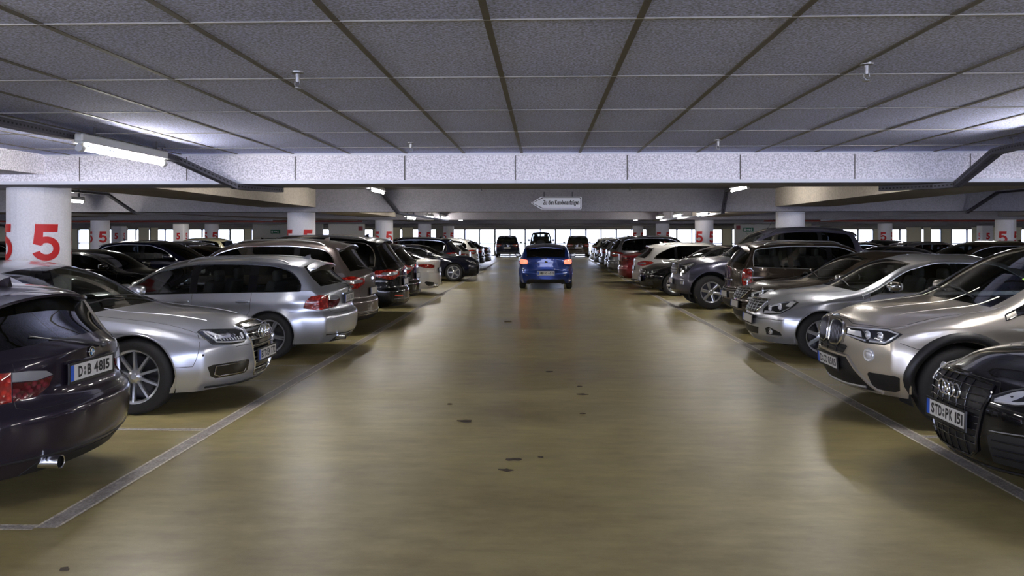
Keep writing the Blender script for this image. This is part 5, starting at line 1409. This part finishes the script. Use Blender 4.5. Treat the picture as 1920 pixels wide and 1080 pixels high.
for sd, x, x2 in (('left', -3.96, -3.62), ('right', 4.42, 4.42)):
    tray('cable_tray', [(x, 9.85, 2.79), (x, 19.2, 2.79), (x, 19.45, 2.77), (x2, 19.86, 2.262), (x2, 20.1, 2.255), (x2, 22.0, 2.25), (x2, 30.2, 2.25)], .09, .05, 'thin dark cable tray dropping down the sign beam on the %s' % sd, hangers=[(x, 13, 2.8, H2), (x, 16.5, 2.8, H2), (x2, 24, 2.27, H2), (x2, 28, 2.27, H2)])
    s_ = -1 if x < 0 else 1
    tray('cable_tray', [(s_ * 10.6, 10, 2.7), (s_ * 10.6, 19.1, 2.7), (s_ * 10.3, 19.86, 2.26), (s_ * 10.3, 30, 2.25)], .09, .05, 'cable tray over the back row of parked cars on the %s' % sd, hangers=[(s_ * 10.6, 14, 2.7, H2), (s_ * 10.3, 25, 2.26, H2)])

def sprinkler(x, y, zt, label, group=None, big=1.0):
    r = empty('sprinkler', (x, y, zt)); tag(r, label, 'sprinkler', group)
    MB().lathe([(0, 0), (.036 * big, 0), (.034 * big, -.010), (.014, -.014), (.012, -.045), (.010, -.06)], n=18, axis='Z').obj('rosette', simple('sprinkler_metal', (.25,.25,.26), .4, .8), r, smooth=True)
    MB().tube([(-.012, 0, -.05), (-.016, 0, -.075), (0, 0, -.09)], .003, 5).tube([(.012, 0, -.05), (.016, 0, -.075), (0, 0, -.09)], .003, 5).obj('frame_arms', MATS['sprinkler_metal'], r)
    MB().lathe([(0, -.09), (.022, -.092), (.022, -.096), (0, -.096)], n=16, axis='Z').obj('deflector', MATS['sprinkler_metal'], r)
sprinkler(-1.38, 4.45, H1 + .03, 'ceiling sprinkler nearest on the left of the panelled ceiling')
sprinkler(-1.31, 7.9, H1 + .03, 'ceiling sprinkler near the first beam on the left of the lane')
sprinkler(1.73, 4.35, H1 + .03, 'ceiling sprinkler nearest on the right of the panelled ceiling')
sprinkler(1.69, 7.8, H1 + .03, 'ceiling sprinkler near the first beam on the right of the lane')
def pipe_stub(x, y, label):
    r = MB().tube([(x - .25, y + .5, 2.83), (x - .02, y, 2.79), (x, y - .02, 2.70)], .018, 6).lathe([(0, 0), (.03, 0), (.03, .02), (0, .03)], (x, y - .02, 2.68), 12, 'Z').obj('sprinkler_pipe', GALV); tag(r, label, 'pipe')
pipe_stub(-1.35, 17.5, 'short dark sprinkler pipe just left of the arrow sign beam middle'); pipe_stub(1.9, 17.5, 'short dark sprinkler pipe to the right above the arrow sign')
PRED = simple('pipe_red', (.35, .03, .02), .4); PDARK = simple('pipe_dark', (.08, .06, .055), .5)
for (a, b, r_, mt, lb) in [((-26, 33, 2.28), (-7.5, 33, 2.28), .03, PRED, 'thin reddish pipe running above the left background rows'), ((26, 33, 2.28), (9, 33, 2.28), .03, PRED, 'thin reddish pipe running above the right background rows'),
                       ((-14, 22, 2.38), (-7, 30, 2.26), .03, PDARK, 'dark slanting pipe above the cars between left columns'), ((-3.0, 20.675, 2.33), (3.0, 20.675, 2.33), .03, PDARK, 'dark pipe crossing the lane behind the sign beam'), ((-3.5, 9.75, 2.30), (-1.6, 14, 2.74), .02, PDARK, 'thin conduit leaving the left tray behind the first beam')]:
    o = MB().tube([a, b], r_, 8).obj('pipe', mt); tag(o, lb, 'pipe')

# arrow sign
sg_ = empty('direction_sign', (0.33, 19.90, 2.505)); tag(sg_, 'white arrow-shaped sign reading Zu den Kundenaufzügen on the second beam', 'sign')
def arrow(w, h, y, th, name, mat, inset=0.0):
    x0, x1 = -w / 2 + inset * 1.6, w / 2 - inset; hh = h / 2 - inset; t = .20 * w
    p = [(x0, 0), (x0 + t, -hh), (x1 - .02, -hh), (x1, -hh + .02), (x1, hh - .02), (x1 - .02, hh), (x0 + t, hh)]; k = len(p)
    vs = [(a, y, b) for a, b in p] + [(a, y - th, b) for a, b in p]
    return mesh_obj(name, vs, [tuple(range(k)), tuple(range(2 * k - 1, k - 1, -1))] + [(i, (i + 1) % k, k + (i + 1) % k, k + i) for i in range(k)], mat, sg_, False)
SW = simple('sign_face', (.86, .88, .95), .3, coat=.5)
arrow(1.26, .31, .0, .02, 'sign_plate', SW); arrow(1.26, .31, -.02, .003, 'sign_border', PLATET, .018); arrow(1.26, .31, -.023, .003, 'sign_face', SW, .030)
v, f, tw, th = text_verts('Zu den Kundenaufzügen', .030)
mesh_obj('sign_text', [(p[0] * .90 / tw + .12, -.0275, p[1] * .90 / tw * 1.75) for p in v], f, PLATET, sg_, False)
for x in (-.3, .4): MB().box((x, .03, .2), (.03, .02, .16)).obj('sign_bracket', GALV, sg_)

# ------------------------------------------------------------------ floor markings
def band(name, x0, y0, x1, y1, mat, z):
    return struct(mesh_obj(name, [(x0, y0, z), (x1, y0, z), (x1, y1, z), (x0, y1, z)], [(0, 1, 2, 3)], mat, None, False))
LY = [4.58, 6.93, 9.28, 10.36] ; y = 10.36
while y < 58:
    for k in range(4): y += 2.47; LY.append(y)
    y += 1.06; LY.append(y)
m1 = MB(); m2 = MB()
def fl(mb, x0, y0, x1, y1, z): mb.add([(x0, y0, z), (x1, y0, z), (x1, y1, z), (x0, y1, z)], [(0, 1, 2, 3)])
for sx, xo in ((-1, 2.85), (1, 3.10)):
    a, b = sx * xo, sx * (xo + .125)
    y0 = 4.58 if sx < 0 else 3.2
    fl(m1, min(a, b), y0, max(a, b), 61, .0022)
    for e in (a, b): fl(m2, e - .010, y0, e + .010, 61, .0034)
    for yy in (LY if sx < 0 else [2.2 + 2.4] + LY[1:]):
        c = sx * (xo + 5.0); fl(m1, min(b, c), yy - .035, max(b, c), yy + .035, .0022)
        for e in (-.035, .035): fl(m2, min(b, c), yy + e - .007, max(b, c), yy + e + .007, .0034)
struct(m1.obj('floor_line_paint', LINEP)); struct(m2.obj('floor_line_edges', LINEE))
# paint chips and leaves on the lane
rs = random.Random(11); CHIP = simple('dark_chip', (.05, .035, .02), .7)
def fp(px, py):
    Zc = 2580 / (py - 440); Xc = (px - 960) / 1500 * Zc; t = math.radians(2.215); return Xc * math.cos(t) - Zc * math.sin(t), Xc * math.sin(t) + Zc * math.cos(t)
for i, (px, py, sz) in enumerate([(870, 790, .075), (843, 758, .03), (962, 862, .055), (948, 882, .05), (1015, 858, .025), (1030, 697, .06), (1092, 740, .06), (1093, 776, .03), (951, 603, .10), (122, 1068, .03), (1087, 725, .03)]):
    x, y = fp(px, py); n_ = 9; vs = [(x, y, .010)]
    for k in range(n_):
        a = 2 * PI * k / n_; r = sz * rs.uniform(.45, 1.0); vs.append((x + r * math.cos(a) * 1.2, y + r * math.sin(a) * .8, .004 + rs.uniform(0, .004)))
    o = mesh_obj('dark_flake', vs + [(v[0], v[1], .0005) for v in vs[1:]], [(0, k + 1, (k + 1) % n_ + 1) for k in range(n_)] + [(k + 1, n_ + k + 1, n_ + (k + 1) % n_ + 1, (k + 1) % n_ + 1) for k in range(n_)], CHIP, None, False)
    tag(o, 'small dark flake of dirt lying on the middle of the lane floor', 'flake', 'dark flakes on the lane floor')

# ------------------------------------------------------------------ parked cars
P_DK = paint('paint_dark_plum', (.020, .015, .026), .35, .28)
P_SIL = paint('paint_silver', (.62, .645, .72), .78, .29)
P_SIL2 = paint('paint_silver_blue', (.60, .63, .71), .78, .29)
P_BRN = paint('paint_brown_grey', (.12, .098, .095), .6, .32)
P_BLK = paint('paint_black', (.003, .003, .004), .0, .25)
P_CHMP = paint('paint_champagne', (.62, .575, .505), .78, .29)
P_DBR = paint('paint_dark_brown', (.055, .040, .030), .6, .27)
P_GRB = paint('paint_grey_blue', (.065, .065, .10), .5, .32)
P_WHT = paint('paint_white', (.66, .64, .60), .05, .35)
P_RED = paint('paint_red', (.28, .010, .018), .45, .30)
P_BLU = paint('paint_blue', (.004, .032, .22), .5, .28)
P_GRY = paint('paint_grey', (.17, .17, .19), .6, .32)
P_NVY = paint('paint_navy', (.006, .008, .022), .2, .28)
P_BEI = paint('paint_beige', (.50, .46, .30), .3, .35)
LAST = {}
# left row
wagon_small(P_DK, plate='D B 4815', trim=GLOSSBLACK, rim='ten', rails=False).place(-3.04, 5.42, 180, 'R', 'dark plum estate car with plate D B 4815, nearest on the left')
limousine(P_SIL).place(-2.97, 8.42, 0, 'F', 'silver saloon with big chrome grille facing the lane beside the nearest column')
wagon_small(P_SIL2, plate='K B 700').place(-2.78, 11.72, 180, 'R', 'silver estate car with black roof rails parked tail out behind the silver saloon')
suv_rear(P_BRN, plate='', H=1.68, detail=1).place(-2.98, 14.2, 180, 'R', 'brown-grey SUV parked tail out between the silver estate and black people carrier')
suv_rear(P_BLK, plate='', name='people_carrier', H=1.75, L=4.80, fog=True).place(-2.88, 17.0, 180, 'R', 'black people carrier with chrome-edged windows parked tail out on the left')
hat = suv_rear(P_BLK, plate='', name='compact_suv', H=1.60, L=4.2, rails=False, trim=GLOSSBLACK); hat.place(-3.0, 19.4, 180, 'R', 'small black car half hidden behind the black people carrier')
coupe_rear(P_WHT, plate='').place(-2.98, 23.3, 180, 'R', 'white coupe with red wrap-around tail lamps parked tail out on the left')
coupe_front(P_NVY, plate='', rings=False, rim='v10', L=4.6).place(-2.42, 30.2, 0, 'F', 'black car nose out with bright five-spoke wheel behind the white coupe')
suv_rear(P_NVY, plate='', name='estate_suv', H=1.66, L=4.7).place(-3.35, 33.0, 180, 'R', 'dark estate with chrome window line rising behind the nose-out black car')
w1 = estate_rear(P_WHT, plate=''); w1.place(-3.15, 35.6, 180, 'R', 'white estate car tail out far down the left row')
w2 = suv_rear(P_WHT, plate='', H=1.6, L=4.3); w2.place(-3.05, 38.3, 180, 'R', 'cream white hatchback tail out beyond the white estate')
w3 = suv_rear(P_NVY, plate='', name='hatchback_car', H=1.5, L=4.2, rails=False); w3.place(-3.0, 41.4, 180, 'R', 'navy hatchback tail out near the far end of the left row')
w4 = saloon_rear(P_BLK, plate=''); w4.place(-2.95, 45.5, 180, 'R', 'black saloon farthest down the left row')
# right row
coupe_front(P_BLK).place(2.82, 5.66, 180, 'F', 'black coupe with four-ring badge and plate STD PK 151, nearest on the right')
suv_x(P_CHMP).place(2.82, 8.02, 180, 'F', 'champagne SUV with twin kidney grille facing the lane on the right')
saloon_mid(P_SIL, plate='').place(3.03, 11.95, 180, 'F', 'silver saloon with chrome bar grille and chrome mirror on the right')
saloon_mid(P_DBR, plate='', silver=False).place(3.42, 14.4, 180, 'F', 'dark brown saloon nose out behind the silver saloon')
crossover_mini(P_DBR, plate='').place(3.78, 16.85, 0, 'R', 'dark brown small crossover tail out with upright red lamps')
offroader(P_GRB).place(3.10, 19.5, 180, 'F', 'tall grey-blue off-road SUV with six-spoke wheels nose out on the right')
hatch_front(P_BLK).place(2.82, 23.4, 180, 'F', 'black hatchback nose out with bright turbine wheels on the right')
estate_rear(P_WHT, plate='', name='estate_car', H=1.50).place(2.88, 26.0, 0, 'R', 'white estate with dark side windows tail out on the right')
saloon_rear(P_RED, plate='').place(2.68, 28.7, 0, 'R', 'red saloon tail out on the right')
r10 = suv_rear(P_GRY, plate='', name='suv', H=1.72, L=4.7); r10.place(2.72, 34.0, 0, 'R', 'grey SUV tail out behind the red saloon')
def dup(car, swap, x, y, h, end, label, cat='car', group=None):
    c = copy_tree(car.root, None, {car.P: swap}); a = math.radians(h); dr = Vector((math.cos(a), math.sin(a), 0))
    c.location = Vector((x, y, 0)) + dr * (car.L / 2) * (-1 if end == 'F' else 1); c.rotation_euler = (0, 0, a); tag(c, label, cat, group)
    return c
dup(w3, P_DBR, 2.85, 37.2, 0, 'R', 'dark brown hatchback tail out beyond the grey SUV')
dup(w2, P_GRY, 2.8, 40.2, 0, 'R', 'grey hatchback tail out near the far end of the right row')
dup(w1, P_NVY, 2.8, 44.2, 0, 'R', 'dark estate tail out near the far end of the right row')
dup(w2, P_WHT, 2.8, 47.5, 0, 'R', 'white car farthest down the right row')
# the lane
city_blue(P_BLU).place(0.09, 24.95, 90, 'R', 'blue hatchback with glowing tail lamps driving away down the lane')
f1 = suv_rear(P_NVY, plate='', H=1.70, L=4.3, glass=GLASS); f1.place(-2.72, 60.2, 90, 'R', 'dark SUV against the bright far windows, left of the blue car')
dup(f1, P_DBR, 2.66, 60.2, 90, 'R', 'dark maroon SUV against the bright far windows, right of the blue car')
boxy_suv(P_BLK).place(-0.15, 60.0, 90, 'R', 'boxy black off-roader against the far windows above the blue car')
# back rows beyond the columns
bk = coupe_rear(P_BLK, ''); bk.place(-8.3, 14.3, 180, 'F', 'x')
bk.place(-8.35, 18.9, 0, 'F', 'black car with sloping dark glass in the back row right of the nearest column')
dup(hat, P_NVY, -8.5, 22.2, 0, 'F', 'dark hatchback second in the left back row')
dup(bk, P_DBR, -8.4, 25.4, 0, 'F', 'dark saloon third in the left back row')
dup(hat, P_BLK, -8.4, 33, 0, 'F', 'dark car far along the left back row')
dup(bk, P_BLK, -8.6, 15.6, 0, 'F', 'dark car in the back row hidden by the nearest column')
dup(w2, P_BEI, -14.5, 37.5, 180, 'R', 'pale yellow car in the distant left rows')
dup(w3, P_BLK, -19.5, 30.0, 180, 'R', 'black car in the distant left rows beside a round column')
dup(w1, P_GRY, -14.2, 34.8, 180, 'R', 'grey estate in the distant left rows')
dup(hat, P_DBR, 8.6, 20.5, 180, 'F', 'dark maroon hatchback in the right back row above the silver saloon roof')
dup(bk, P_BLK, 8.5, 17.6, 180, 'F', 'black saloon in the right back row near the edge of the photo')
dup(bk, P_NVY, 8.5, 26, 180, 'F', 'dark saloon in the right back row behind the off-road SUV')
dup(w3, P_BLK, 8.6, 30, 180, 'F', 'black hatchback farther along the right back row')
dup(w1, P_GRY, 14.5, 34.8, 0, 'R', 'grey estate in the distant right rows')
dup(w3, P_BLK, 14.5, 38, 0, 'R', 'black hatchback in the distant right rows')
